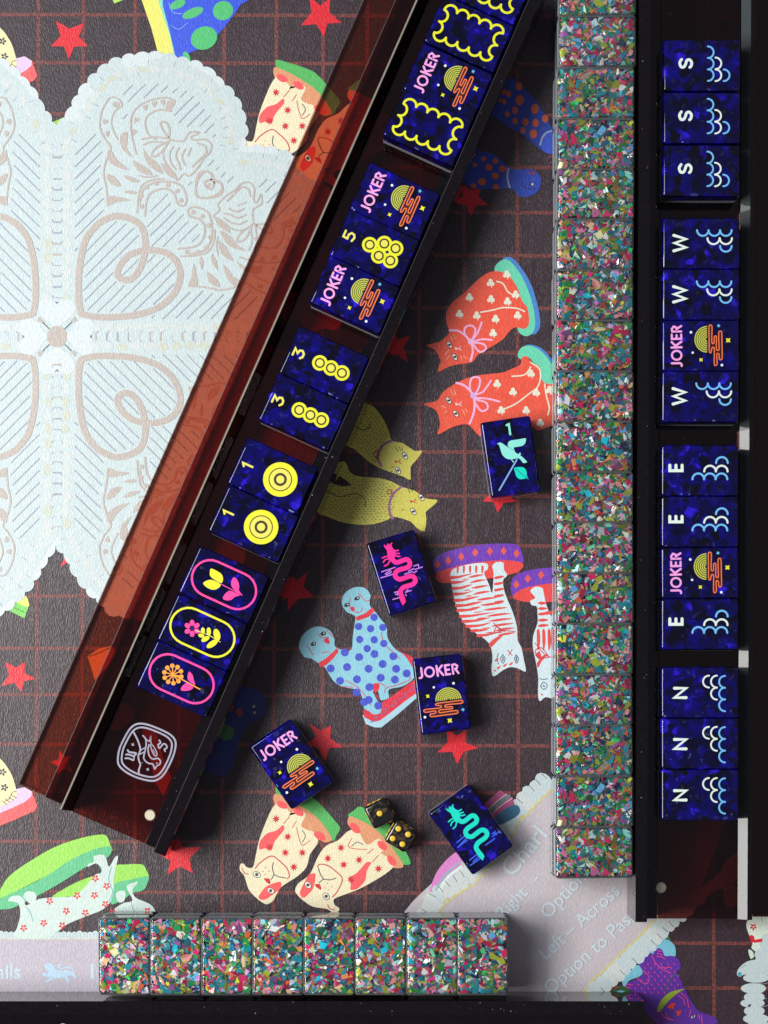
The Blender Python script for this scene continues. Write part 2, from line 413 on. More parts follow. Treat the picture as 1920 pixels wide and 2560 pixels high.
a = ZArt(0, 2); a.poly([(340, 160), (400, 165), (425, 215)], RED, False); a.poly([(440, 245), (468, 312), (392, 354)], RED, False); a.obj('printed_star', play_mat)

# ---- doily
DW = P(192, 206, 207); DW2 = P(201, 208, 205); DCR = P(196, 200, 184); DL = P(156, 162, 178); DB = P(182, 172, 164); DBK = P(96, 104, 120); WH = P(204, 214, 216)
DCX, DCY = 143.0, 842.0
bump = [(0, -499), (40, -560), (69, -611), (104, -649), (139, -680), (185, -692), (243, -696), (293, -688), (339, -676), (382, -653), (405, -626), (428, -603), (447, -572), (459, -533), (461, -495), (452, -463)]
quad = bump + [(-y, -x) for x, y in reversed(bump[:-1])]
ring = quad[:-1] + [(x, -y) for x, y in reversed(quad)][:-1] + [(-x, -y) for x, y in quad][:-1] + [(-x, y) for x, y in reversed(quad)][:-1]
da = Art(lambda x, y, z: matfn(DCX + x, DCY + y, z), z0=0.00032)
da.poly(ring, DW, False); 
def resample(pts, step, closed=True):
    out = []; acc = 0; k = len(pts)
    for i in range(k if closed else k - 1):
        a, b = pts[i], pts[(i + 1) % k]; d = math.dist(a, b)
        while acc < d:
            t = acc / d; out.append((a[0] + (b[0] - a[0]) * t, a[1] + (b[1] - a[1]) * t, math.atan2(b[1] - a[1], b[0] - a[0]))); acc += step
        acc -= d
    return out
random.seed(3)
smr = resample(ring, 34)
for (x, y, an) in smr:
    if math.hypot(x, y) < 1200: da.disc(x, y, random.uniform(19, 24), random.choice([DW, WH]), ry=random.uniform(15, 20), rot=an)
da.up()
for (x, y, an) in smr:
    nx, ny = math.sin(an), -math.cos(an)
    c = random.choice([DW2, DW2, DCR])
    ix, iy = x - nx * 26, y - ny * 26
    da.disc(ix, iy, random.uniform(11, 15), c, ry=random.uniform(7, 10), rot=an + random.uniform(-.3, .3), n=12)
da.up()
for k_, (x, y, an) in enumerate(smr):
    nx, ny = math.sin(an), -math.cos(an)
    for off in (9, 40):
        if random.random() < 0.6:
            px, py = x + math.cos(an) * 15 - nx * off, y + math.sin(an) * 15 - ny * off
            da.stroke([(px + nx * 7, py + ny * 7), (px - nx * random.uniform(3, 9) + random.uniform(-3, 3), py - ny * 6)], random.uniform(1.2, 2.2), random.choice([DL, DCR, DL, P(186, 178, 170)]), sm=False, cap=False)
# axis bands of lace beads
for ax in range(4):
    c_, s_ = [(1, 0), (0, 1), (-1, 0), (0, -1)][ax]
    def rot(x, y): return (x * c_ - y * s_, x * s_ + y * c_)
    for d in range(95, 480, 34):
        for sd in (-1, 1):
            px, py = rot(d, sd * (24 + random.uniform(-3, 3))); da.disc(px, py, random.uniform(12, 16), random.choice([DW2, DCR, DW2]), ry=10, rot=ax * math.pi / 2, n=12)
da.up()
for ax in range(4):
    c_, s_ = [(1, 0), (0, 1), (-1, 0), (0, -1)][ax]
    def rot(x, y): return (x * c_ - y * s_, x * s_ + y * c_)
    for d in range(70, 480, 27):
        for sd in (-1, 1):
            if random.random() < 0.75: da.stroke([rot(d, sd * 9), rot(d + 7, sd * 13)], 2.2, DL, sm=False, cap=False)
        a0, b0 = rot(d, -11), rot(d, 11)
        da.stroke([a0, b0], random.choice([2.2, 4, 5]), random.choice([DL, DB, P(196, 200, 206)]), sm=False, cap=False)
# centre: four hearts and a dot
WH = P(204, 214, 216)
for ax in range(4):
    th = ax * math.pi / 2
    def rot(x, y): return (x * math.cos(th) - y * math.sin(th), x * math.sin(th) + y * math.cos(th))
    da.poly([rot(*p) for p in [(22, 0), (34, -14), (48, -34), (66, -46), (84, -44), (94, -28), (90, -10), (82, 0), (90, 10), (94, 28), (84, 44), (66, 46), (48, 34), (34, 14)]], WH)
da.up()
da.disc(0, 0, 25, DB, ry=27)
for sx in (-1, 1):
    for sy in (-1, 1):
        da.stroke([(sx * 20, sy * 20), (sx * 46, sy * 46)], 3, DBK, sm=False)
        da.poly([(sx * 34, sy * 38), (sx * 44, sy * 50), (sx * 50, sy * 40), (sx * 38, sy * 34)], DB, False)
for ax in range(4):
    th = ax * math.pi / 2
    def rot(x, y): return (x * math.cos(th) - y * math.sin(th), x * math.sin(th) + y * math.cos(th))
    da.poly([rot(*p) for p in [(81, 0), (88, -5), (86, 0), (88, 5)]], DBK, False)
# loops (hearts), traced in the lower right quarter and mirrored
def rel(pts): return [((x - 371) / 2.592, (y - 525) / 2.592) for x, y in pts]
loop = rel([(528, 672), (600, 655), (700, 650), (850, 660), (1000, 700), (1110, 780), (1168, 900), (1150, 1000), (1080, 1065), (960, 1085), (850, 1058), (785, 995), (762, 930), (795, 892), (850, 898), (905, 960), (938, 1060), (942, 1150), (915, 1240), (840, 1290), (740, 1305), (640, 1260), (560, 1160), (520, 1000), (510, 850), (514, 740)])
# tiger figures and small heart, traced in the upper right quarter (square 0,0), y measured up from the centre
def relt(pts): return [((x - 371) / 2.592, -((y / 2.592) - 842)) for x, y in pts]
tig_strokes = [
    (5, [(705, 640), (662, 720), (648, 820), (680, 900), (720, 960), (692, 1030), (672, 1120), (690, 1220), (700, 1330)]),
    (4, [(705, 640), (740, 632), (775, 650), (790, 690), (748, 720), (722, 790), (740, 860), (765, 905)]),
    (5, [(1135, 660), (1080, 635), (980, 650), (900, 690), (855, 755), (850, 850), (868, 940), (885, 1000)]),
    (5, [(1110, 722), (1030, 715), (960, 750), (942, 800), (960, 870), (1010, 905)]),
    (6, [(1100, 905), (1060, 850), (1040, 800), (1075, 795), (1100, 840), (1095, 900)]),
    (6, [(1090, 920), (1010, 960), (985, 1010), (1020, 1010), (1070, 960)]),
    (5, [(1100, 900), (1000, 890), (920, 905)]), (5, [(1080, 930), (990, 920), (930, 940)]),
    (5, [(1110, 910), (1190, 915), (1230, 860), (1290, 862), (1240, 890), (1260, 910), (1330, 905), (1370, 940), (1360, 990), (1320, 1030), (1290, 1080), (1230, 1140), (1190, 1130), (1150, 1170), (1130, 1130), (1070, 1050), (1060, 980), (1100, 915)]),
    (5, [(1120, 955), (1100, 1000), (1110, 1060), (1140, 1100)]), (5, [(1160, 960), (1140, 1010), (1160, 1060), (1170, 1100)]),
    (5, [(1200, 970), (1180, 1020), (1200, 1070)]), (4, [(1240, 960), (1220, 1010)]), (5, [(1280, 930), (1330, 950), (1340, 1000)]), (6, [(1250, 1080), (1290, 1040), (1330, 1000)]),
    (5, [(890, 1380), (900, 1260), (930, 1195), (1000, 1165), (1060, 1160)]), 
    (6, [(940, 1400), (955, 1290), (1000, 1240), (1080, 1225), (1130, 1260), (1150, 1320), (1190, 1335), (1210, 1290), (1180, 1210), (1100, 1180), (1000, 1185), (930, 1230), (905, 1320)]),
    (7, [(1360, 1195), (1340, 1215), (1370, 1225), (1385, 1190), (1370, 1130), (1310, 1112), (1275, 1165), (1280, 1275), (1380, 1275), (1440, 1225), (1420, 1180), (1385, 1185)]),
    (4, [(900, 1140), (960, 1150), (1020, 1140)]),
]
tig_fills = [
    [(780, 875), (830, 860), (822, 960), (860, 1022), (790, 965)], [(700, 975), (730, 990), (760, 1040), (840, 1105), (760, 1085), (700, 1040)],
    [(690, 1130), (740, 1145), (790, 1210), (720, 1195)], [(700, 1275), (770, 1278), (850, 1300), (760, 1310), (700, 1335)],
    [(860, 1040), (900, 1060), (960, 1095), (990, 1140), (900, 1115)], [(930, 960), (960, 1010), (1020, 1060), (1060, 1130), (980, 1090), (940, 1030)],
    [(800, 1140), (860, 1150), (910, 1180), (850, 1180)], [(800, 1245), (850, 1235), (890, 1250), (860, 1260)],
    [(672, 770), (705, 790), (672, 808)], [(680, 860), (712, 850), (700, 890)], [(925, 690), (945, 720), (960, 680)], [(985, 665), (1000, 700), (1020, 660)], [(1040, 655), (1060, 690), (1070, 650)],
    [(875, 760), (905, 775), (870, 800)], [(860, 840), (890, 850), (862, 880)], [(1085, 660), (1140, 650), (1120, 700), (1090, 725), (1075, 700)],
    [(1040, 1060), (1100, 1090), (1150, 1160), (1090, 1140)], [(735, 660), (775, 670), (765, 700), (735, 690)],
]
tail_sq = [(920, 1340), (915, 1270), (950, 1215), (1015, 1190), (1090, 1200), (1150, 1240), (1175, 1300)]
strokes_all = [(6.5, loop, True, 0)]
allpts = []
def bothmir(pts): return [pts, [(y, x) for x, y in pts]]
for lw, pts in tig_strokes:
    for v_ in bothmir(relt(pts)): strokes_all.append((lw * 0.62 + 0.6, v_, False, 1))
for lw, pts, cl, kd in strokes_all: allpts += smooth_pts(pts, cl, 3)
fills = []
for pts in tig_fills:
    for v_ in bothmir(relt(pts)): fills.append(v_)
for v_ in bothmir(relt(tail_sq)):
    for p in v_: fills.append([(p[0] - 5, p[1] - 5), (p[0] + 5, p[1] - 4), (p[0] + 4, p[1] + 5), (p[0] - 4, p[1] + 5)])
for f_ in fills: allpts += f_
def inside(p, poly):
    r_ = False; n = len(poly)
    for i in range(n):
        a, b = poly[i], poly[(i + 1) % n]
        if (a[1] > p[1]) != (b[1] > p[1]) and p[0] < (b[0] - a[0]) * (p[1] - a[1]) / (b[1] - a[1]) + a[0]: r_ = not r_
    return r_
quadU = [(0, 0)] + [(x, -y) for x, y in quad]          # quarter outline, x right, y outward
ql = resample(quadU[1:], 12, False)
fig_mask = [relt([(700, 640), (790, 640), (800, 860), (860, 760), (900, 660), (1140, 640), (1130, 720), (1120, 800), (1300, 850), (1390, 960), (1300, 1120), (1220, 1180), (1050, 1160), (920, 1200), (890, 1400), (700, 1340), (670, 1120), (715, 960), (650, 820)])]
fig_mask.append([(y, x) for x, y in fig_mask[0]])
grid_cell = {}
for p in allpts: grid_cell.setdefault((int(p[0] // 12), int(p[1] // 12)), []).append(p)
def near_stroke(p, d):
    cx, cy = int(p[0] // 12), int(p[1] // 12)
    for i in (-1, 0, 1):
        for j in (-1, 0, 1):
            for o_ in grid_cell.get((cx + i, cy + j), ()):
                if math.dist(p, o_) < d: return True
    return False
hatch = []
d = -640
while d < 640:
    run = None; x = 0.0
    while x < 700:
        y = x + d; p = (x, y)
        ok = y > 0 and min(x, y) > 42 and inside(p, quadU) and not near_stroke(p, 11)
        if ok and any(math.dist(p, (o_[0], o_[1])) < 62 for o_ in ql): ok = False
        if ok and any(inside(p, f_) for f_ in fig_mask): ok = False
        if ok:
            run = [p, p] if run is None else [run[0], p]
        if (not ok or x + 4 >= 700) and run:
            if math.dist(*run) > 9: hatch.append((tuple(run[0]), tuple(run[1])))
            run = None
        x += 4
    d += 30
da.up()
for sx in (-1, 1):
    for sy in (-1, 1):
        for h_ in hatch:
            (x0, y0), (x1, y1) = h_; j = random.uniform(-1.5, 1.5)
            pts = [(sx * x0, sy * y0), (sx * (x0 + x1) / 2 + j, sy * (y0 + y1) / 2), (sx * x1, sy * y1)]
            if sx * x0 < -160: continue
            da.stroke(pts, random.uniform(2.2, 3.0), DL, sm=False, cap=False)
        for lw, pts, cl, kd in strokes_all:
            mp_ = [(sx * x, sy * y) for x, y in pts]
            if kd == 0:
                da.stroke(mp_[:14], 16, DB, n=5, cap=False); da.stroke(mp_[13:22], 16, DB, n=5, cap=False); da.stroke(mp_[21:] + mp_[:1], 16, DB, n=5)
            else: da.stroke(mp_, lw * 1.15, DB, closed=cl, n=5)
        for f_ in fills: da.poly([(sx * x, sy * y) for x, y in f_], DB, n=2)
da.obj('printed_doily', play_mat)

# ---- watermelon-cushion dogs
CRM = P(232, 222, 186); ORG = P(218, 150, 108); GRN = P(84, 178, 92); PK = P(240, 90, 92)
def leafstar(a, x, y, r, m, k=8, rot=0.2):
    pts = []
    for i in range(k * 2):
        rr = r if i % 2 == 0 else r * 0.42; an = rot + math.pi * i / k; pts.append((x + rr * math.cos(an), y + rr * math.sin(an)))
    a.poly(pts, m, False)
def dog(tf=None, dy=0, z0=0.0001):
    a = ZArt(1, 3, tf=(lambda x, y: (lambda p: (p[0], p[1] + dy))(tf(x, y))) if tf else (lambda x, y: (x, y + dy)), z0=z0)
    a.poly([(130, 120), (220, 140), (300, 165), (380, 200), (450, 270), (510, 340), (545, 388), (522, 435), (498, 472), (440, 430), (350, 330), (250, 270), (150, 200)], GRN)
    a.up(); a.poly([(118, 168), (200, 195), (300, 250), (400, 325), (478, 430), (488, 468), (440, 480), (370, 430), (270, 380), (220, 300), (130, 250)], ORG)
    a.up(); a.poly([(105, 262), (150, 225), (222, 292), (212, 320), (262, 268), (322, 300), (292, 370), (330, 400), (372, 412), (400, 440), (398, 490), (350, 560), (328, 640), (270, 700), (200, 745), (160, 775), (132, 820), (112, 858), (75, 882), (42, 872), (-10, 830), (-50, 780), (-75, 700), (-105, 662), (-100, 622), (-80, 620), (-60, 642), (-20, 642), (0, 560), (20, 470), (60, 360)], CRM, n=3)
    a.up()
    a.poly([(175, 370), (182, 400), (150, 440), (120, 480), (100, 530), (60, 520), (24, 528), (24, 480), (70, 425), (130, 405)], PK)
    a.disc(168, 238, 38, PK, ry=22, rot=.5); a.disc(275, 284, 38, PK, ry=22, rot=.6); a.disc(412, 440, 42, PK, ry=24, rot=.6)
    a.poly([(18, 830), (60, 772), (110, 748), (160, 738), (160, 778), (120, 812), (60, 852), (28, 850)], PK)
    a.up()
    for x, y in [(130, 330), (205, 445), (88, 515), (190, 548), (300, 548), (245, 642)]: leafstar(a, x, y, 29, P(206, 40, 48))
    a.stroke([(-5, 650), (30, 610), (100, 570), (150, 600), (200, 650), (216, 700), (200, 716)], 7, P(200, 70, 70))
    a.stroke([(112, 612), (106, 650), (116, 690), (98, 722)], 6, P(90, 90, 90)); a.stroke([(116, 690), (150, 705), (192, 712)], 6, P(90, 90, 90))
    a.stroke([(215, 318), (180, 360)], 5, P(200, 70, 70)); a.stroke([(262, 345), (235, 385)], 5, P(200, 70, 70))
    a.stroke([(265, 385), (275, 440), (300, 500), (350, 470)], 5, P(200, 90, 80)); a.stroke([(300, 405), (320, 440), (300, 480)], 5, P(90, 90, 90))
    a.stroke([(-90, 650), (-75, 680), (-50, 688)], 6, P(200, 70, 70))
    a.poly([(52, 715), (75, 715), (90, 722), (92, 750), (75, 745), (60, 730)], P(200, 40, 50))
    for x, y in [(60, 645), (45, 670), (85, 668), (60, 690)]: a.disc(x, y, 3.5, P(200, 70, 70), n=8)
    for x, y in [(95, 795), (5, 690)]:
        a.disc(x, y, 27, P(60, 60, 62), ry=20, rot=.5)
    a.up()
    for x, y in [(95, 795), (5, 690)]: a.disc(x, y, 23, P(235, 230, 210), ry=16, rot=.5)
    a.up()
    for x, y in [(95, 795), (5, 690)]: a.disc(x, y, 11, P(70, 74, 80))
    a.obj('printed_dog', play_mat)
A_, E_, A2, E2 = complex(130, 330), complex(245, 640), complex(793, 652), complex(468, 585)
ca = (E2 - A2) / (E_ - A_).conjugate(); cb = A2 - ca * A_.conjugate()
def mir(x, y):
    z = ca * complex(x, y).conjugate() + cb; return (z.real, z.imag)
dog(); dog(tf=mir, z0=0.0004)
dog(dy=270 - 1920 * 2.592); dog(tf=mir, dy=270 - 1920 * 2.592, z0=0.0004)

# ---- red bow cats
RC = P(232, 84, 60); AQ = P(104, 208, 172); BL = P(70, 130, 200); CW = P(226, 226, 204); PB = P(238, 176, 214)
def clover(a, x, y, r, m):
    for k in range(3):
        an = 0.5 + k * 2.09; a.disc(x + r * .55 * math.cos(an), y + r * .55 * math.sin(an), r * .58, m, n=10)
    a.stroke([(x, y), (x + r * 0.3, y + r * 1.2)], r * .25, m, sm=False)
def catface(a, e1, e2, nose, mcol, wk):
    for x, y in (e1, e2): a.disc(x, y, 27, INK, ry=16, rot=1.0)
    a.up()
    for x, y in (e1, e2): a.disc(x, y, 22, P(232, 226, 214), ry=11, rot=1.0)
    a.up()
    for x, y in (e1, e2): a.disc(x, y, 10, INK, ry=8)
    a.poly([(nose[0] - 12, nose[1] - 10), (nose[0] + 12, nose[1]), (nose[0] - 6, nose[1] + 12)], mcol, False)
    a.stroke([nose, (nose[0] + 16, nose[1] + 2), (nose[0] + 26, nose[1] - 14)], 5, mcol); a.stroke([(nose[0] + 16, nose[1] + 2), (nose[0] + 30, nose[1] + 12)], 5, mcol)
    for s_ in wk: a.stroke(s_, 4, P(240, 180, 140), sm=False)
a = ZArt(1, 1)
a.poly([(1600, 20), (1659, 12), (1720, 78), (1780, 180), (1820, 300), (1842, 420), (1832, 480), (1800, 508), (1750, 480), (1700, 300), (1640, 120)], BL)
a.up(); a.poly([(1545, 90), (1562, 50), (1610, 22), (1655, 42), (1715, 120), (1770, 240), (1805, 380), (1802, 480), (1755, 520), (1700, 490), (1690, 400), (1640, 200), (1570, 130)], AQ)
a.up(); a.poly([(1102, 578), (1180, 560), (1235, 520), (1252, 490), (1236, 440), (1232, 370), (1275, 298), (1350, 240), (1400, 190), (1480, 122), (1560, 98), (1640, 130), (1700, 220), (1722, 290), (1760, 340), (1768, 440), (1735, 474), (1690, 462), (1650, 480), (1600, 540), (1520, 592), (1440, 640), (1400, 688), (1300, 704), (1240, 722), (1182, 752), (1185, 715), (1196, 680), (1160, 610)], RC, n=3)
a.up()
for x, y in [(1520, 175), (1382, 268), (1522, 280), (1630, 295), (1318, 375), (1430, 386), (1552, 408), (1536, 500), (1682, 250), (1695, 385), (1625, 120)]: clover(a, x, y, 24, CW)
a.stroke([(1560, 165), (1600, 180), (1630, 230), (1659, 250)], 9, CW); a.stroke([(1455, 365), (1540, 350), (1600, 335), (1690, 340), (1740, 360)], 9, CW)
a.stroke([(1255, 482), (1310, 486), (1360, 520), (1395, 570), (1405, 620), (1390, 680)], 13, PB)
a.stroke([(1395, 555), (1360, 520), (1352, 470), (1390, 450), (1422, 480), (1400, 550)], 12, PB); a.stroke([(1400, 560), (1470, 570), (1490, 600), (1450, 622), (1405, 570)], 12, PB)
a.stroke([(1400, 550), (1440, 490), (1462, 430)], 12, PB); a.stroke([(1405, 560), (1460, 540), (1528, 545)], 12, PB)
a.disc(1392, 555, 20, P(205, 170, 225))
catface(a, (1254, 576), (1288, 655), (1300, 600), P(240, 200, 200), [[(1262, 520), (1275, 548)], [(1280, 510), (1292, 538)], [(1225, 640), (1250, 610)], [(1230, 675), (1255, 648)], [(1325, 650), (1335, 680)], [(1345, 645), (1365, 665)]])
a.obj('printed_cat', play_mat)
a = ZArt(1, 1)
a.poly([(1745, 582), (1800, 578), (1865, 610), (1920, 680), (1990, 800), (1900, 780), (1800, 640)], BL)
a.up(); a.poly([(1695, 640), (1722, 592), (1780, 582), (1840, 612), (1895, 670), (1940, 760), (1960, 860), (1850, 832), (1842, 730), (1800, 692), (1760, 655), (1715, 670)], AQ)
a.up(); a.poly([(1088, 960), (1170, 940), (1212, 882), (1300, 822), (1400, 782), (1500, 766), (1600, 755), (1659, 730), (1712, 705), (1722, 660), (1752, 650), (1790, 690), (1840, 722), (1850, 800), (1890, 830), (1950, 850), (1960, 1060), (1880, 1112), (1820, 1130), (1760, 1080), (1700, 1140), (1600, 1190), (1500, 1200), (1470, 1186), (1430, 1150), (1372, 1092), (1300, 1100), (1250, 1120), (1176, 1156), (1192, 1090), (1165, 1000)], RC, n=3)
a.up()
for x, y in [(1562, 828), (1588, 1000), (1665, 880), (1782, 762), (1816, 885), (1902, 868), (1750, 1000), (1842, 1082), (1700, 1080)]: clover(a, x, y, 24, CW)
a.stroke([(1600, 995), (1680, 960), (1760, 900), (1830, 840), (1840, 740), (1780, 690)], 9, CW); a.stroke([(1659, 780), (1740, 770), (1780, 720)], 9, CW); a.stroke([(1870, 830), (1880, 900), (1900, 980), (1890, 1030)], 9, CW)
a.stroke([(1298, 822), (1350, 840), (1400, 890), (1415, 940), (1412, 1010), (1385, 1085)], 14, PB)
a.stroke([(1410, 920), (1385, 850), (1400, 792), (1445, 790), (1448, 840), (1415, 910)], 12, PB); a.stroke([(1420, 930), (1490, 950), (1500, 990), (1460, 1005), (1425, 960), (1412, 930)], 12, PB)
a.stroke([(1415, 900), (1470, 880), (1522, 808)], 12, PB); a.stroke([(1420, 920), (1500, 925), (1578, 944)], 12, PB); a.disc(1408, 905, 20, P(205, 170, 225))
catface(a, (1248, 937), (1294, 1022), (1302, 960), P(240, 200, 200), [[(1262, 870), (1278, 905)], [(1285, 865), (1295, 898)], [(1205, 970), (1230, 985)], [(1218, 1020), (1238, 1005)], [(1340, 1000), (1352, 1030)], [(1355, 990), (1372, 1010)]])
a.obj('printed_cat', play_mat)

# ---- yellow cats
YC = P(204, 196, 84)
def dashes(a, poly_, m, step=26, an=0.35, L_=12, w_=4):
    xs = [p[0] for p in poly_]; ys = [p[1] for p in poly_]; r_ = 0; y = min(ys)
    while y < max(ys):
        x = min(xs) + (step / 2 if r_ % 2 else 0)
        while x < max(xs):
            p = (x + random.uniform(-4, 4), y + random.uniform(-4, 4))
            if inside(p, poly_): a.stroke([p, (p[0] + L_ * math.cos(an), p[1] + L_ * math.sin(an))], w_, m, sm=False, cap=False)
            x += step
        y += step * .62; r_ += 1
YL = P(74, 76, 44)
a = ZArt(1, 1)
b1 = [(560, 900), (640, 950), (742, 964), (792, 1010), (832, 1072), (862, 1140), (880, 1198), (950, 1212), (1028, 1264), (1072, 1260), (1070, 1280), (1032, 1330), (1000, 1372), (1002, 1450), (960, 1432), (900, 1410), (820, 1382), (740, 1340), (670, 1280), (620, 1242), (500, 1230)]
a.poly(b1, YC, n=2); a.up(); dashes(a, [(560, 960), (740, 975), (800, 1050), (860, 1190), (800, 1260), (780, 1340), (640, 1230), (520, 1200)], YL)
a.stroke([(880, 1198), (830, 1220), (800, 1262), (788, 1310), (812, 1362)], 16, P(150, 96, 130))
a.stroke([(640, 1100), (690, 1128), (735, 1110), (738, 1080)], 6, YL)
a.stroke([(760, 1290), (780, 1262), (800, 1290), (770, 1300), (795, 1315)], 7, P(170, 40, 60))
catface(a, (965, 1295), (920, 1390), (908, 1332), P(190, 40, 40), [])
for s_ in [[(905, 1240), (925, 1270)], [(925, 1235), (938, 1262)], [(945, 1240), (950, 1265)], [(885, 1395), (870, 1400)], [(890, 1365), (878, 1370)]]: a.stroke(s_, 4, YL, sm=False)
a.obj('printed_cat', play_mat)
a = ZArt(1, 1)
b2 = [(380, 1500), (470, 1360), (570, 1328), (602, 1390), (640, 1422), (700, 1432), (800, 1440), (880, 1462), (942, 1496), (1030, 1522), (1100, 1572), (1176, 1580), (1152, 1615), (1100, 1659), (1104, 1700), (1092, 1784), (1040, 1760), (1000, 1720), (900, 1690), (850, 1710), (760, 1738), (640, 1740), (540, 1720), (440, 1680), (300, 1640)]
a.poly(b2, YC, n=2); a.up(); dashes(a, [(420, 1500), (560, 1350), (640, 1440), (900, 1470), (890, 1620), (880, 1690), (760, 1725), (540, 1700), (380, 1620)], YL, an=0.2)
a.poly([(540, 1425), (580, 1450), (622, 1488), (560, 1492), (500, 1480)], P(36, 22, 30), False)
a.stroke([(942, 1496), (890, 1540), (866, 1600), (866, 1660), (885, 1700)], 16, P(150, 96, 130))
a.stroke([(480, 1530), (540, 1560), (640, 1540), (700, 1570), (710, 1620)], 6, YL)
a.stroke([(850, 1540), (862, 1512), (882, 1530), (860, 1545)], 7, P(170, 40, 60))
catface(a, (1072, 1565), (1020, 1656), (1008, 1590), P(190, 40, 40), [])
for s_ in [[(985, 1510), (995, 1535)], [(1005, 1505), (1012, 1530)], [(960, 1640), (945, 1650)]]: a.stroke(s_, 4, YL, sm=False)
a.obj('printed_cat', play_mat)

# ---- striped white cats on purple bowls
PU = P(112, 56, 176); RO = P(228, 70, 66); WC = P(208, 226, 230)
def bowlcat(fnargs, bowl, red, dia, body, stripes, extra):
    a = ZArt(*fnargs); a.poly(bowl, PU); a.up(); a.poly(red, RO); 
    for x, y in dia: a.poly([(x - 20, y), (x, y - 28), (x + 20, y), (x, y + 28)], P(226, 88, 74), False)
    a.up(); a.poly(body, WC, n=3); a.up()
    for s_ in stripes: a.poly(s_, P(222, 74, 70), n=2)
    for w_, s_, c_ in extra: a.stroke(s_, w_, c_)
    a.obj('printed_cat', play_mat)
body1 = [(1264, 385), (1325, 352), (1430, 332), (1498, 335), (1500, 372), (1478, 395), (1510, 470), (1530, 524), (1540, 400), (1530, 350), (1560, 325), (1604, 330), (1606, 372), (1628, 410), (1600, 445), (1615, 530), (1660, 640), (1690, 740), (1696, 830), (1720, 880), (1736, 960), (1748, 1034), (1700, 1014), (1650, 1005), (1600, 1025), (1538, 1066), (1526, 1010), (1532, 950), (1520, 870), (1480, 822), (1420, 782), (1352, 722), (1308, 640), (1284, 560), (1266, 460)]
st1 = []
edge_l = [(400, 1266), (460, 1268), (560, 1284), (640, 1308), (722, 1352), (782, 1420), (822, 1480)]
edge_r = [(400, 1480), (470, 1510), (524, 1530), (600, 1620), (640, 1655), (740, 1685), (800, 1690)]
def at_y(tab, y):
    for (y0, x0), (y1, x1) in zip(tab, tab[1:]):
        if y <= y1: return x0 + (x1 - x0) * (y - y0) / (y1 - y0)
    return tab[-1][1]
y = 418
while y < 800:
    x0, x1 = at_y(edge_l, y), at_y(edge_r, y - 10); w_ = x1 - x0; j = random.uniform(-7, 7); r2_ = random.uniform(.42, .68)
    st1.append([(x0 - 3, y - 3), (x0 + w_ * .2, y - 4), (x0 + w_ * .36, y - 10 + j), (x0 + w_ * r2_, y - 20), (x0 + w_ * .34, y + 3), (x0 + w_ * .18, y + 13), (x0 - 3, y + 17)])
    st1.append([(x0 + w_ * .5, y + 8 + j), (x0 + w_ * .62, y - 6), (x0 + w_ * .8, y - 14), (x1 - 4, y - 12), (x0 + w_ * .8, y), (x0 + w_ * .62, y + 8)])
    if random.random() < .6: st1.append([(x0 + w_ * .3, y + 22), (x0 + w_ * .4, y + 14), (x0 + w_ * .5, y + 15), (x0 + w_ * .4, y + 22)])
    y += random.uniform(28, 42)
for x in (1300, 1340, 1380, 1420, 1460): st1.append([(x, 352), (x + 14, 350), (x + 12, 392), (x + 2, 395)])
for y in (420, 460, 500, 540, 580): st1.append([(1545, y), (1600, y - 8), (1602, y + 4), (1550, y + 16)])
for (x, y) in [(1545, 960), (1560, 1010), (1600, 995), (1640, 985)]: st1.append([(x, y), (x + 30, y - 16), (x + 10, y + 10)])
st1.append([(1510, 850), (1560, 810), (1600, 800), (1560, 840), (1520, 880)])
bowlcat((1, 2), [(1145, 322), (1200, 272), (1300, 240), (1450, 212), (1600, 205), (1690, 212), (1722, 260), (1725, 330), (1600, 320), (1400, 335), (1230, 375), (1170, 400)],
        [(1168, 402), (1200, 380), (1400, 332), (1600, 312), (1724, 330), (1718, 372), (1659, 402), (1500, 432), (1300, 455), (1200, 458), (1165, 432)],
        [(1175, 340), (1245, 315), (1330, 290), (1420, 262), (1515, 255), (1605, 252), (1688, 268)], body1, st1,
        [(6, [(1530, 790), (1600, 770), (1680, 775)], P(200, 40, 60)), (6, [(1540, 720), (1580, 760), (1610, 775)], P(200, 40, 60)), (6, [(1600, 770), (1560, 745), (1545, 780), (1590, 780)], P(200, 40, 60)),
         (5, [(1598, 925), (1585, 952), (1600, 980), (1614, 952), (1600, 925)], P(60, 80, 110)), (5, [(1570, 915), (1562, 950), (1572, 985)], P(60, 80, 110)), (7, [(1600, 940), (1600, 965)], P(60, 80, 110)),
         (5, [(1685, 925), (1675, 952), (1688, 980), (1700, 952), (1686, 925)], P(60, 80, 110)), (7, [(1687, 940), (1687, 965)], P(60, 80, 110)), (5, [(1630, 895), (1660, 930)], P(200, 50, 60)), (5, [(1660, 890), (1636, 930)], P(200, 50, 60)), (9, [(1545, 1026), (1552, 1030)], P(220, 60, 70))])
body2 = [(118, 512), (150, 485), (195, 492), (206, 530), (222, 600), (262, 690), (330, 760), (340, 1000), (300, 1220), (262, 1210), (215, 1200), (180, 1226), (168, 1180), (170, 1080), (160, 1000), (136, 880), (138, 800), (165, 720), (165, 660), (160, 612), (128, 604), (118, 575), (150, 560), (140, 540)]
st2 = [[(165, y), (190 + i * 4, y - 10), (230 + i * 3, y), (190, y + 12)] for i, y in enumerate((590, 625, 660, 700, 735))] + [[(x, 770), (x + 18, 765), (x + 22, 850), (x + 6, 900)] for x in (160, 195, 230, 265)] + [[(205, 650), (250, 640), (270, 655), (220, 668)], [(150, 930), (180, 900), (190, 960)], [(160, 980), (200, 930), (230, 925), (190, 970), (170, 1010)]]
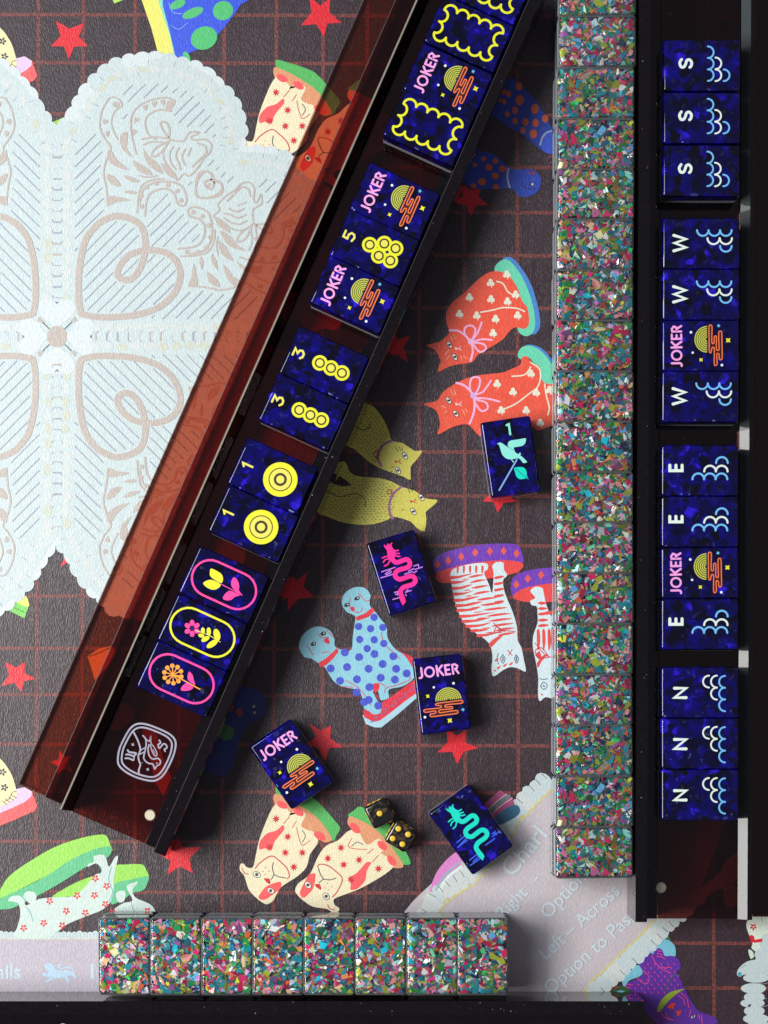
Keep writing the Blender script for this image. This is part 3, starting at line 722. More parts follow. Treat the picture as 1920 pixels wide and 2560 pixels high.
bowlcat((2, 2), [(4, 432), (60, 392), (150, 370), (262, 360), (400, 360), (400, 460), (262, 465), (150, 480), (60, 505), (8, 545), (-8, 500)],
        [(8, 542), (60, 502), (150, 477), (262, 462), (400, 462), (400, 580), (240, 582), (100, 584), (25, 566)], [(28, 470), (102, 432), (188, 408), (280, 400)], body2, st2,
        [(6, [(150, 850), (190, 900), (240, 940), (300, 930)], P(200, 40, 60)), (6, [(240, 940), (190, 880), (150, 900), (170, 940), (235, 945)], P(200, 40, 60)),
         (5, [(184, 1128), (205, 1102), (228, 1128), (205, 1150), (184, 1128)], P(60, 80, 110)), (5, [(178, 1080), (205, 1085), (232, 1080)], P(60, 80, 110)), (8, [(203, 1126), (209, 1130)], P(60, 80, 110)), (9, [(190, 1180), (196, 1186)], P(220, 60, 70))])

# ---- polka-dot dogs
LB = P(138, 198, 214); DOT = P(66, 80, 196); DR = P(216, 46, 66)
a = ZArt(1, 2)
a.poly([(690, 1318), (740, 1300), (900, 1180), (1060, 1080), (1100, 1130), (1040, 1206), (920, 1310), (812, 1396), (770, 1396), (712, 1374)], P(168, 206, 222), False)
a.up(); a.poly([(692, 1285), (760, 1270), (900, 1180), (1060, 1060), (1060, 1160), (960, 1230), (860, 1310), (800, 1352), (762, 1360), (702, 1330)], DR, False)
a.poly([(930, 910), (985, 925), (1020, 950), (1030, 1010), (985, 1005), (945, 960)], DR)
a.up(); a.poly([(280, 862), (300, 802), (355, 754), (415, 742), (480, 770), (508, 822), (512, 870), (560, 894), (618, 892), (628, 800), (642, 710), (640, 672), (592, 650), (560, 606), (558, 560), (590, 512), (650, 486), (710, 495), (742, 540), (736, 575), (742, 615), (772, 645), (806, 692), (846, 742), (850, 800), (866, 842), (905, 890), (962, 930), (1010, 1000), (1034, 1050), (1010, 1090), (950, 1130), (862, 1150), (862, 1200), (835, 1216), (806, 1216), (790, 1160), (758, 1160), (780, 1210), (808, 1262), (806, 1300), (762, 1312), (735, 1292), (700, 1272), (692, 1220), (680, 1180), (642, 1148), (560, 1132), (500, 1092), (450, 1012), (410, 985), (360, 950), (318, 942), (290, 905)], LB, n=3)
a.up()
for x, y in [(765, 683), (665, 742), (742, 756), (822, 748), (672, 826), (766, 828), (828, 852), (576, 910), (668, 940), (768, 920), (890, 935), (590, 1005), (484, 1014), (730, 1016), (820, 985), (908, 1016), (976, 1046), (545, 1094), (654, 1084), (808, 1074), (900, 1086), (735, 1135), (730, 1218), (652, 1170), (720, 885), (700, 1232), (792, 1255)]: a.disc(x, y, 24 if y < 900 else 26, DOT, n=16)
a.poly([(404, 978), (450, 950), (500, 905), (525, 880), (535, 905), (500, 950), (455, 992), (415, 1006)], DR, False); a.poly([(645, 680), (700, 660), (755, 618), (772, 640), (730, 680), (655, 706)], DR, False)
for s_ in [[(330, 862), (355, 905), (372, 928)], [(430, 912), (470, 905)], [(455, 765), (490, 800), (505, 815)], [(610, 560), (605, 600), (630, 640), (672, 650), (692, 620)], [(665, 528), (690, 555), (715, 578), (735, 572)], [(582, 1092), (650, 1130), (700, 1180), (745, 1250)], [(560, 1132), (630, 1135)], [(835, 1170), (845, 1140), (920, 1120), (990, 1090), (1000, 1065)], [(755, 1120), (800, 1110), (840, 1130)], [(812, 780), (830, 850), (880, 900), (930, 950)], [(765, 1120), (775, 1180), (800, 1215)], [(400, 790), (430, 815), (470, 812)]]: a.stroke(s_, 5.5, P(196, 60, 84))
a.poly([(440, 830), (465, 815), (478, 850), (452, 850)], DR); a.poly([(610, 622), (632, 614), (640, 632), (622, 644)], DR)
for x, y in [(372, 855), (436, 788), (655, 560), (590, 602)]: a.disc(x, y, 19, INK, ry=13, rot=-.4); 
a.poly([(762, 1112), (800, 1120), (788, 1165), (760, 1160)], DR)
for x in range(5):
    bx, by = 740 + x * 62, 1360 - x * 50; a.stroke([(bx, by), (bx + 30, by - 8), (bx + 45, by - 34), (bx + 24, by - 30)], 4.5, P(90, 110, 170))
a.up()
for x, y in [(372, 855), (436, 788), (655, 560), (590, 602)]: a.disc(x + 5, y - 3, 5, P(220, 226, 226), n=8)
a.obj('printed_dog', play_mat)

# ---- navy dotted animals (square 2,0)
NB = P(40, 66, 168); ND = P(210, 96, 60)
a = ZArt(2, 0)
a.poly([(-130, 470), (-30, 490), (0, 500), (42, 545), (100, 592), (160, 660), (222, 760), (270, 862), (300, 930), (290, 990), (222, 992), (140, 932), (70, 872), (0, 840), (-60, 800), (-120, 740), (-190, 620)], NB, n=3); a.up()
for x, y, r_ in [(50, 650, 27), (147, 706, 26), (20, 716, 20), (86, 790, 20), (152, 797, 22), (70, 845, 18), (138, 868, 24), (215, 770, 20), (20, 785, 18), (-22, 610, 16), (-30, 740, 16), (-50, 660, 13), (45, 560, 22), (-90, 650, 12)]: a.disc(x, y, r_, ND, ry=r_ * 1.25, n=14)
a.poly([(185, 945), (205, 880), (262, 845), (300, 900), (290, 990), (222, 992)], P(56, 84, 196)); a.up()
a.stroke([(182, 940), (198, 890), (225, 860), (262, 848)], 12, P(150, 160, 190)); a.stroke([(225, 1040), (250, 1010), (270, 1040), (245, 1060)], 9, P(120, 50, 90))
a.obj('printed_cat', play_mat)
a = ZArt(2, 0)
a.poly([(-300, 1130), (-262, 1000), (-180, 985), (-100, 1010), (-20, 1085), (40, 1100), (110, 1095), (160, 1115), (188, 1160), (180, 1215), (150, 1255), (90, 1275), (40, 1268), (5, 1225), (-60, 1222), (-180, 1228), (-280, 1205)], NB, n=3); a.up()
for x, y, r_ in [(-184, 1030, 16), (-150, 1085, 24), (-60, 1095, 24), (-108, 1045, 20), (-195, 1178, 26), (-108, 1140, 24), (-105, 1212, 20), (-250, 1205, 18), (-240, 1070, 14)]: a.disc(x, y, r_, ND, ry=r_ * .9, n=14)
a.stroke([(-22, 1090), (-30, 1150), (-15, 1215)], 12, P(150, 160, 190)); a.stroke([(60, 1200), (100, 1225), (150, 1220)], 5, INK); a.disc(130, 1195, 15, INK, ry=11); a.up(); a.disc(132, 1195, 8, P(210, 190, 190)); a.stroke([(100, 1110), (140, 1130), (150, 1105)], 12, P(120, 50, 90))
a.obj('printed_cat', play_mat)
a = ZArt(0, 2)   # dim blue head right of the slanted rack
a.disc(1620, 1250, 110, P(36, 52, 120), ry=110); a.poly([(1480, 1290), (1400, 1500), (1330, 1659), (1480, 1700), (1560, 1450), (1620, 1340)], P(36, 52, 120)); a.up(); a.disc(1552, 1300, 20, P(170, 60, 50), ry=28); a.disc(1500, 1270, 14, P(170, 60, 50)); a.disc(1645, 1260, 9, P(190, 180, 150)); a.disc(1650, 1300, 9, P(190, 180, 150)); a.disc(1470, 1430, 50, P(70, 120, 70))
a.obj('printed_cat', play_mat)

# ---- blue and green figure at the top
a = ZArt(0, 0)
a.poly([(918, -80), (1022, -80), (1070, 80), (1140, 410), (1042, 410), (980, 180), (918, 0)], P(226, 224, 110), False)
a.poly([(1015, -80), (1062, -80), (1066, 60), (1190, 412), (1140, 412), (1100, 230), (1030, 20)], P(130, 214, 190), False)
a.up(); a.poly([(1050, -80), (1700, -80), (1615, 0), (1560, 30), (1522, 90), (1452, 180), (1400, 240), (1330, 302), (1262, 330), (1222, 348), (1202, 400), (1172, 418), (1140, 380), (1106, 230), (1056, 40)], P(54, 84, 214), False); a.up()
for x, y, rx, ry in [(1445, 70, 66, 62), (1322, 248, 88, 74), (1250, 85, 72, 30), (1150, 30, 55, 26), (1210, 375, 22, 42)]: a.disc(x, y, rx, P(78, 186, 112), ry=ry, rot=-.4)
a.poly([(720, -30), (810, -30), (800, 0), (740, 24)], P(170, 220, 90), False)
a.stroke([(1095, 20), (1120, 80), (1180, 90)], 5, P(120, 170, 230)); a.stroke([(1105, 165), (1160, 190), (1215, 150)], 4, P(120, 170, 230))
a.obj('printed_cat', play_mat)
# ---- cream animals at the left edge with pink base
def creamleft(i, j, dy):
    a = ZArt(i, j, dy=dy)
    a.poly([(105, 380), (160, 365), (208, 395), (242, 492), (222, 522), (165, 546), (90, 580), (-60, 640), (-120, 560), (-60, 430)], P(236, 92, 92), False)
    a.up(); a.poly([(100, 380), (160, 366), (208, 395), (205, 425), (160, 462), (80, 500), (-60, 560), (-80, 430)], P(216, 190, 224), False)
    a.up(); a.poly([(-150, 60), (0, 180), (50, 240), (82, 300), (106, 385), (105, 430), (60, 462), (0, 492), (-150, 520)], P(230, 220, 170)); a.up()
    for x, y in [(18, 268), (30, 368), (-40, 300)]:
        for k in range(5):
            an = k * 1.257; a.disc(x + 15 * math.cos(an), y + 15 * math.sin(an), 11, P(52, 62, 72), ry=7, rot=an, n=8)
    a.stroke([(105, 395), (80, 400), (62, 440), (30, 458)], 4, P(70, 66, 60))
    for k in range(4): a.stroke([(75 - k * 20, 418 + k * 12), (108 - k * 22, 436 + k * 14)], 4, P(70, 66, 60), sm=False)
    a.obj('printed_cat', play_mat)
creamleft(0, 0, 0); creamleft(0, 3, -242)
a = ZArt(0, 0); a.poly([(310, 805), (435, 752), (480, 770), (480, 930), (300, 930)], P(150, 200, 60), False); a.obj('printed_leaf', play_mat)
a = ZArt(0, 2)
a.poly([(-60, 560), (30, 560), (120, 540), (160, 545), (190, 600), (160, 690), (80, 650), (0, 605)], P(120, 200, 90), False); a.up(); a.poly([(80, 552), (160, 540), (188, 590), (180, 615), (120, 592)], P(230, 226, 110)); a.stroke([(10, 590), (90, 620), (170, 655)], 5, P(70, 140, 60)); a.obj('printed_leaf', play_mat)
# re-lay the doily lobes in front of that leaf: leaf sits lower (same ink order as photograph)
# ---- figures seen through the slanted rack
a = ZArt(0, 2)
a.poly([(568, 935), (640, 885), (715, 870), (760, 900), (700, 1000), (615, 1090)], P(214, 150, 60), False); a.up(); a.stroke([(580, 935), (640, 915), (720, 875)], 6, P(70, 50, 20)); a.obj('printed_box', play_mat)
a = ZArt(0, 2); a.poly([(760, 1240), (840, 1250), (870, 1330), (800, 1400), (725, 1412), (718, 1350)], P(220, 90, 40)); a.poly([(920, 1400), (1010, 1420), (1060, 1600), (1110, 1720), (1060, 1840), (1010, 1760), (960, 1560)], P(214, 140, 50), False); a.obj('printed_leaf', play_mat)
for i, j, pts in [(1, 1, [(250, 300), (330, 260), (470, 330), (560, 400), (520, 480), (440, 470), (330, 500), (280, 400)]), (1, 1, [(40, 610), (120, 640), (160, 700), (60, 820), (-20, 980), (-80, 1000), (20, 760)]),
                  (1, 0, [(820, 700), (900, 800), (850, 940), (760, 1010), (690, 1030), (740, 880)]), (1, 0, [(640, 540), (690, 560), (650, 650), (610, 650)]), (0, 1, [(1420, 1480), (1500, 1400), (1600, 1330), (1659, 1400), (1560, 1600), (1440, 1659)]),
                  (0, 2, [(1200, 300), (1290, 240), (1400, 120), (1330, 60), (1200, 200), (1050, 640), (1100, 600)]), (1, 1, [(-200, 1250), (-60, 1160), (80, 1200), (0, 1300), (-120, 1350)])]:
    a = ZArt(i, j); a.poly(pts, P(224, 70, 40)); a.up()
    cx = sum(p[0] for p in pts) / len(pts); cy = sum(p[1] for p in pts) / len(pts)
    for k in range(5): a.stroke([(cx - 60 + k * 24, cy - 30), (cx - 40 + k * 24, cy + 20), (cx - 50 + k * 24, cy + 46)], 5, P(120, 40, 30))
    a.obj('printed_leaf', play_mat)

# ---- green dachshund-like dog, lower left (square 0,3)
LG = P(150, 214, 84); SG = P(92, 186, 132); WD = P(198, 216, 208)
a = ZArt(0, 3)
a.poly([(-60, 860), (0, 790), (60, 700), (200, 600), (360, 510), (520, 455), (640, 432), (690, 440), (716, 500), (718, 545), (560, 590), (300, 700), (100, 800), (0, 850), (-60, 900)], LG, n=3)
a.up(); a.poly([(-60, 900), (0, 845), (100, 800), (300, 700), (450, 600), (600, 530), (714, 508), (716, 560), (660, 600), (560, 640), (400, 740), (240, 830), (120, 890), (60, 912), (-60, 918)], SG, n=3)
a.poly([(340, 838), (420, 780), (520, 730), (620, 700), (560, 780), (500, 822)], LG)
a.poly([(740, 640), (820, 625), (920, 625), (948, 660), (962, 715), (860, 740), (735, 756)], LG)
a.up(); a.poly([(735, 756), (860, 720), (960, 700), (958, 740), (930, 790), (860, 810), (800, 850), (720, 880)], SG)
a.up(); a.poly([(56, 862), (70, 835), (120, 826), (156, 850), (172, 890), (250, 850), (340, 838), (480, 828), (560, 760), (620, 690), (655, 680), (650, 640), (620, 618), (570, 640), (575, 620), (608, 606), (612, 570), (670, 562), (690, 590), (705, 640), (722, 620), (738, 590), (755, 570), (766, 578), (752, 640), (738, 720), (738, 790), (715, 870), (660, 920), (560, 960), (440, 1010), (380, 1055), (300, 1100), (108, 1100), (112, 1030), (132, 960), (125, 890), (100, 868)], WD, n=3)
a.poly([(150, 830), (175, 800), (225, 806), (236, 850), (200, 880), (165, 850)], WD)
a.poly([(720, 935), (800, 875), (860, 858), (820, 770), (880, 738), (892, 745), (858, 790), (880, 840), (940, 866), (985, 892), (1010, 940), (1000, 1010), (720, 1010)], WD); a.poly([(750, 820), (775, 796), (812, 802), (806, 860), (768, 868)], WD)
a.up()
for s_ in [[(650, 640), (660, 662), (650, 684)], [(722, 640), (705, 720), (730, 800), (706, 866)], [(170, 900), (200, 940), (212, 990)], [(850, 862), (862, 910), (885, 942)]]: a.stroke(s_, 5, P(100, 170, 190))
for x, y in [(618, 715), (692, 765), (500, 826), (612, 824), (322, 862), (684, 882), (430, 926), (554, 938), (284, 1004), (404, 1020), (154, 1036), (956, 926), (730, 934)]:
    for k in range(5):
        an = .3 + k * 1.257; a.disc(x + 15 * math.cos(an), y + 15 * math.sin(an), 10, P(214, 50, 58), ry=7, rot=an, n=8)
a.obj('printed_dog', play_mat)

# ---- lower left banner
LAV = P(184, 177, 188); LT = P(188, 208, 220)
a = ZArt(0, 3)
a.poly([(-300, 1085), (640, 1085), (1300, 1085), (1659, 1085), (1700, 1500), (1700, 1540), (-300, 1540)], LAV, False)
a.up()
for k in range(46):
    x = -300 + k * 34; a.disc(x, 1085 + random.uniform(-3, 3), 24, DW, ry=26 if k % 3 else 30, n=12)
a.up()
for k in range(60):
    x = -300 + k * 22; a.stroke([(x, 1112), (x + 10, 1106), (x + 20, 1112)], 4, P(206, 204, 180)); a.stroke([(x + 4, 1070), (x + 10, 1096)], 4, P(176, 190, 196))
vs, fs = glyphs('alls')
b = len(a.v); a.v += [a.fn(-22 + x * 128, 1365 - y * 138, a.z) for x, y in vs]; a.f += [[b + i for i in f_] for f_ in fs]; a.m += [a.mi(LT)] * len(fs)
a.poly([(582, 1272), (615, 1272), (608, 1282), (608, 1356), (618, 1366), (580, 1366), (590, 1356), (590, 1282)], LT, False)
a.poly([(290, 1275), (325, 1262), (352, 1290), (380, 1312), (440, 1310), (475, 1325), (500, 1350), (480, 1365), (470, 1345), (440, 1350), (455, 1380), (440, 1395), (420, 1362), (380, 1360), (345, 1370), (300, 1390), (295, 1378), (320, 1362), (275, 1340), (272, 1330), (310, 1325)], P(176, 204, 226))
a.stroke([(475, 1325), (470, 1300), (430, 1290), (400, 1300), (375, 1282), (400, 1275)], 9, P(176, 204, 226))
a.obj('printed_banner', play_mat)

# ---- lower right card with lettering, lace and figures (square 2,3 coordinates)
a = ZArt(2, 3)
a.poly([(-720, 960), (-640, 860), (-545, 770), (-400, 640), (-290, 560), (-140, 540), (-60, 420), (0, 345), (120, 210), (240, 110), (420, -20), (700, -60), (1400, 300), (1180, 900), (1100, 965), (880, 1110), (700, 1250), (500, 1460), (440, 1700), (-720, 1700)], P(192, 184, 188), False)
a.up()
# lace borders
def lace(a, pts, side, r0=40, step=46, cols=(DW, DW2)):
    rs = resample(pts, step, False)
    for (x, y, an) in rs: a.disc(x, y, r0 * random.uniform(.85, 1.1), random.choice(cols), ry=r0 * random.uniform(.55, .8), rot=an + math.pi / 2 + random.uniform(-.2, .2), n=12)
    a.up()
    for (x, y, an) in rs:
        nx, ny = math.sin(an) * side, -math.cos(an) * side
        a.stroke([(x + nx * r0 + math.cos(an) * 6, y + ny * r0 + math.sin(an) * 6), (x + nx * r0 * .9 + math.cos(an) * step * .5, y + ny * r0 * .9 + math.sin(an) * step * .5), (x + nx * r0 + math.cos(an) * step, y + ny * r0 + math.sin(an) * step)], 13, P(206, 196, 130))
        a.stroke([(x + math.cos(an) * step / 2 - nx * 5, y + math.sin(an) * step / 2 - ny * 5), (x + math.cos(an) * step / 2 - nx * r0 * .7, y + math.sin(an) * step / 2 - ny * r0 * .7)], 5, random.choice([P(190, 200, 205), P(120, 130, 135)]), sm=False)
lace(a, [(-560, 960), (-500, 850), (-400, 770), (-290, 700), (-200, 600), (-90, 480), (-20, 330), (100, 200), (240, 60)], -1, 70, 56)
lace(a, [(1120, 900), (1000, 1000), (900, 1110), (760, 1240), (650, 1350), (560, 1430), (520, 1500), (440, 1580)], -1, 70, 56)
a.obj('printed_card', play_mat)
txt = []
a = ZArt(2, 3, z0=0.0003)
def write(a, s_, x, y, ang, size, m, wx=1.0):
    vs, fs = glyphs(s_); c_, k_ = math.cos(ang), math.sin(ang); b = len(a.v)
    a.v += [a.fn(x + (vx * wx * c_ - vy * k_ * -1 * -1) * size if False else x + size * (vx * wx * c_ - vy * k_), y - size * (vx * wx * k_ + vy * c_), a.z) for vx, vy in vs]
    a.f += [[b + i for i in f_] for f_ in fs]; a.m += [a.mi(m)] * len(fs)
CT = P(198, 210, 218)
write(a, 'Charl', 0, 715, R(50), 165, CT)
write(a, 'Right  –', -60, 985, R(46), 115, CT)
write(a, 'Option', 235, 985, R(47), 128, CT)
write(a, 'Left – Across', 215, 1250, R(42), 125, CT, 0.98)
write(a, 'Option to Pass', 250, 1475, R(42), 128, CT, 0.98)
a.obj('printed_lettering', play_mat)
# rings behind the green dragon tile
a = ZArt(1, 3, z0=0.0001)
a.poly([(1128, 800), (1142, 740), (1180, 660), (1250, 580), (1310, 545), (1330, 620), (1230, 700), (1180, 790)], P(214, 130, 196)); a.up(); a.stroke([(1165, 790), (1220, 700), (1320, 610)], 12, P(140, 180, 190)); a.stroke([(1190, 790), (1245, 705), (1330, 640)], 16, P(220, 230, 230)); a.obj('printed_ring', play_mat)
a = ZArt(1, 3, z0=0.00034)
a.poly([(1470, 240), (1580, 142), (1660, 190), (1680, 260), (1560, 350), (1530, 320)], P(176, 78, 124), False); a.up(); a.stroke([(1510, 290), (1560, 240), (1640, 180)], 20, P(96, 130, 130)); a.stroke([(1520, 310), (1580, 250), (1660, 195)], 5, P(206, 206, 200)); a.stroke([(1500, 275), (1550, 225), (1625, 168)], 5, P(206, 206, 200)); a.poly([(1545, 325), (1620, 260), (1690, 240), (1700, 300), (1570, 370)], P(48, 100, 130)); a.obj('printed_ring', play_mat)

# ---- purple cat, lower right (enlarged crop origin (1560,2180), scale 4.608)
PC = P(90, 40, 152); PL = P(232, 66, 120); TQ = P(116, 186, 206)
a = ZArt(0, 0, f=4.608, o=(1560, 2180), z0=0.0001)
a.poly([(400, 800), (480, 765), (570, 830), (595, 900), (580, 975), (460, 980), (300, 930), (310, 880)], TQ); a.poly([(-20, 1220), (60, 1150), (160, 1070), (225, 1135), (180, 1200), (60, 1250), (0, 1330)], TQ)
a.poly([(470, 720), (510, 735), (545, 785), (480, 780)], P(60, 110, 60), False)
a.up(); a.poly([(165, 1050), (230, 990), (280, 935), (335, 950), (345, 900), (400, 878), (440, 900), (470, 965), (540, 965), (610, 985), (650, 1050), (645, 1120), (605, 1150), (650, 1230), (690, 1330), (740, 1420), (790, 1510), (860, 1600), (960, 1640), (1050, 1680), (1070, 1740), (900, 1800), (600, 1900), (330, 1700), (190, 1520), (110, 1400), (20, 1320), (60, 1270), (160, 1225), (215, 1150)], PC, n=3)
a.up(); dashes(a, [(230, 1030), (560, 1000), (620, 1180), (680, 1320), (420, 1420), (150, 1400), (80, 1320), (230, 1200)], PL, step=76, an=1.0, L_=26, w_=8)
for s_ in [[(320, 960), (360, 1040), (430, 1110), (540, 1165)], [(430, 1090), (480, 1105), (528, 1092)], [(215, 1130), (270, 1180), (290, 1230), (260, 1285), (200, 1265), (150, 1220)], [(385, 905), (430, 915)], [(380, 935), (440, 950)], [(375, 970), (430, 975), (470, 1005)], [(25, 1290), (100, 1300)], [(20, 1320), (80, 1340)], [(620, 1420), (680, 1460), (700, 1530)], [(650, 1390), (720, 1450), (745, 1560)], [(420, 1600), (450, 1660), (530, 1700)], [(475, 1620), (500, 1670), (570, 1710)], [(770, 1585), (750, 1660)], [(860, 1640), (870, 1700)], [(890, 1650), (900, 1740)]]: a.stroke(s_, 8, PL)
a.stroke([(480, 1390), (500, 1290), (560, 1200), (640, 1190)], 14, P(70, 80, 96))
a.poly([(378, 1605), (400, 1530), (450, 1450), (540, 1380), (690, 1345), (640, 1380), (560, 1440), (480, 1520), (420, 1600)], P(150, 170, 40))
a.poly([(500, 1560), (530, 1520), (590, 1510), (570, 1560), (600, 1600), (660, 1600), (620, 1660), (600, 1610), (570, 1580)], P(224, 62, 34))
a.disc(795, 1665, 32, INK, ry=20, rot=-.6); a.up(); a.disc(795, 1665, 26, P(220, 220, 210), ry=14, rot=-.6); a.up(); a.disc(795, 1662, 9, INK, ry=20, rot=.3)
a.obj('printed_cat', play_mat)
a = ZArt(2, 3, z0=0.00045)
a.poly([(610, 1475), (680, 1425), (720, 1412), (790, 1470), (730, 1530), (680, 1520)], P(50, 86, 50)); a.up(); a.poly([(640, 1472), (700, 1440), (760, 1460), (790, 1475), (720, 1505), (680, 1500)], P(116, 182, 204)); a.obj('printed_leaf', play_mat)
# white lace column and white dog at the far right
a = ZArt(0, 0, f=4.608, o=(1560, 2180), z0=0.0001)
a.poly([(1450, 480), (1430, 540), (1408, 610), (1430, 700), (1480, 810), (1490, 900), (1800, 1000), (1900, 500), (1659, 490)], P(214, 226, 210)); a.up()
a.poly([(1430, 900), (1470, 905), (1500, 960), (1460, 1000)], P(206, 226, 206)); a.poly([(1300, 1180), (1320, 1110), (1400, 1040), (1500, 1010), (1659, 1000), (1659, 1190), (1400, 1180), (1340, 1205)], DW)
for (x, y, rx, ry) in [(1520, 1220, 150, 55), (1490, 1340, 145, 60), (1500, 1440, 120, 60), (1480, 1510, 140, 55), (1500, 1600, 120, 60), (1520, 1690, 150, 60), (1620, 960, 120, 90), (1650, 820, 90, 110), (1560, 1790, 170, 70)]: a.disc(x, y, rx, DW, ry=ry, n=24)
a.up(); a.disc(1332, 1175, 24, P(60, 160, 180), n=14); a.poly([(1420, 1545), (1440, 1520), (1470, 1528), (1440, 1560)], P(60, 66, 110), False)
a.poly([(1440, 735), (1470, 722), (1498, 745), (1500, 780), (1595, 765), (1590, 805), (1500, 815), (1460, 800)], P(214, 30, 44), False)
for k in range(5):
    an = .3 + k * 1.257; a.disc(1488 + 24 * math.cos(an), 632 + 24 * math.sin(an), 17, P(210, 40, 70), ry=11, rot=an, n=8)
a.stroke([(1490, 900), (1495, 950), (1515, 995)], 8, P(60, 110, 80)); a.stroke([(1340, 1110), (1380, 1080), (1415, 1070)], 6, P(120, 160, 140)); a.stroke([(1580, 510), (1585, 560)], 5, P(80, 90, 80))
for (x, y) in [(1560, 1160), (1600, 1280), (1540, 1390), (1580, 1460), (1600, 1540)]: a.stroke([(x - 60, y), (x, y + 10), (x + 60, y - 6)], 4, P(176, 190, 200))
a.obj('printed_lace', play_mat)
a = ZArt(0, 0, f=4.608, o=(1560, 2180), z0=0.0001)   # things seen through the right rack
a.poly([(380, 520), (390, 420), (520, 340), (660, 280), (760, 270), (960, 120), (1100, 20), (1200, -160), (1500, -300), (1300, 100), (1000, 240), (900, 340), (800, 380), (740, 500)], P(216, 206, 200)); a.up()
for (x, y) in [(700, 480), (780, 400), (880, 330), (940, 240), (1020, 150), (1090, 60), (1180, -40), (1280, -140)]: a.disc(x, y, 60, P(222, 226, 216), ry=46, rot=-.6)
a.disc(1230, 260, 90, P(190, 150, 60), ry=150); a.poly([(1490, 270), (1540, 290), (1600, 400), (1680, 480), (1540, 440), (1500, 360)], P(226, 96, 50)); a.poly([(1590, 270), (1700, 220), (1700, 440), (1640, 330)], P(226, 96, 50))
a.up(); a.disc(665, 465, 16, INK, ry=8); a.stroke([(640, 370), (690, 400)], 7, INK); a.obj('printed_lace', play_mat)

# ------------------------------------------------------------------ mahjong tiles
TW, TL, TH = 0.0206, 0.0311, 0.0130
BACK = 0.0050
blue_me = rounded('blue_face', TW, TL, BACK, TH, 0.0012, M['blue'], 'top', 8)
back_me = rounded('clear_back', TW, TL, 0.0, BACK - 0.00004, 0.0011, M['shell'], 'bottom', 3)
core_me = rounded('back_core', TW - 0.003, TL - 0.003, 0.0006, BACK - 0.0006, 0.0004, M['core'], 'all', 2)
g_shell_me = rounded('clear_shell', TW, TL, 0.0042, TH, 0.0013, M['shell'], 'top', 8)
g_blue_me = rounded('blue_face', TW, TL, 0.0, 0.00415, 0.0011, M['blue'], 'bottom', 3)
g_core_me = rounded('glitter_core', TW - 0.0034, TL - 0.0034, 0.0046, TH - 0.0034, 0.0006, M['core'], 'all', 1)
PAL = [((0, 110, 124), 24), ((4, 84, 112), 9), ((172, 92, 132), 9), ((126, 136, 30), 14), ((14, 116, 50), 12), ((160, 6, 66), 13), ((176, 78, 34), 7), ((206, 130, 124), 7), ((196, 160, 120), 4), ((140, 240, 200), 4), ((236, 214, 240), 3), ((18, 22, 70), 4), ((90, 150, 205), 4), ((116, 66, 118), 5), ((236, 236, 180), 2), ((224, 40, 120), 2), ((50, 190, 100), 2), ((150, 150, 160), 4)]
def pick(rnd):
    t = rnd.uniform(0, sum(w_ for _, w_ in PAL))
    for c, w_ in PAL:
        t -= w_
        if t <= 0: break
    k = rnd.uniform(0.6, 2.5) * (2.2 if rnd.random() < .10 else 1)  # random tone per chip; the boosted ones put glints into the colour
    return tuple(min(1.0, v * k) for v in lin(c))
def flakes(name, seed, n_top, n_side, z0, z1, top=True):
    """thin foil chips suspended in the clear resin, many small polygons in one part"""
    rnd = random.Random(seed); v = []; f = []; cols = []
    hx, hy = TW / 2 - 0.0006, TL / 2 - 0.0006; m_ = 0.0005
    def chip(c, nrm, size):
        t = Vector((rnd.uniform(-1, 1), rnd.uniform(-1, 1), rnd.uniform(-1, 1))); t = (t - nrm * t.dot(nrm)).normalized(); u = nrm.cross(t)
        k = rnd.choice([3, 3, 4, 4, 4, 5]); b = len(v); a0 = rnd.uniform(0, 6.28); asp = rnd.uniform(0.28, 0.85)
        angs = sorted(a0 + 6.283 * (i + rnd.uniform(-.3, .3)) / k for i in range(k))
        for an in angs:
            p = c + t * (size * math.cos(an) * rnd.uniform(.75, 1.15)) + u * (size * asp * math.sin(an) * rnd.uniform(.75, 1.15))
            v.append((max(-hx - .0003, min(hx + .0003, p.x)), max(-hy - .0003, min(hy + .0003, p.y)), max(z0, min(z1, p.z))))
        f.append(list(range(b, b + k))); cols.append(pick(rnd))
    for i in range(n_top):
        s_ = rnd.choice([.0006, .0009, .0012, .0015, .0018, .0022, .0026])
        if rnd.random() < .012: s_ = .0028
        tl = .32 if rnd.random() < .30 else .07
        nrm = Vector((rnd.gauss(0, tl), rnd.gauss(0, tl), 1)).normalized()
        chip(Vector((rnd.uniform(-hx + m_, hx - m_), rnd.uniform(-hy + m_, hy - m_), z1 - .0001 - abs(rnd.gauss(0, .0010)))), nrm, s_)
    for i in range(n_side):
        s_ = rnd.choice([.0004, .0006, .0008, .001]); e_ = rnd.choice([0, 0, 0, 1, 1]); sg = rnd.choice([-1, 1])
        if e_ == 0: c = Vector((sg * (hx - rnd.uniform(0, .0006)), rnd.uniform(-hy, hy), rnd.uniform(z0, z1))); nrm = Vector((sg, rnd.gauss(0, .3), rnd.gauss(0, .3)))
        else: c = Vector((rnd.uniform(-hx, hx), sg * (hy - rnd.uniform(0, .0006)), rnd.uniform(z0, z1))); nrm = Vector((rnd.gauss(0, .3), sg, rnd.gauss(0, .3)))
        chip(c, nrm.normalized(), s_)
    me = bpy.data.meshes.new(name); me.from_pydata(v, [], f); me.materials.append(M['flake'])
    at = me.color_attributes.new('flake_colour', 'FLOAT_COLOR', 'CORNER'); data = []
    for fa, c in zip(f, cols): data += list((*c, 1.0)) * len(fa)
    at.data.foreach_set('color', data); me.update()
    return me
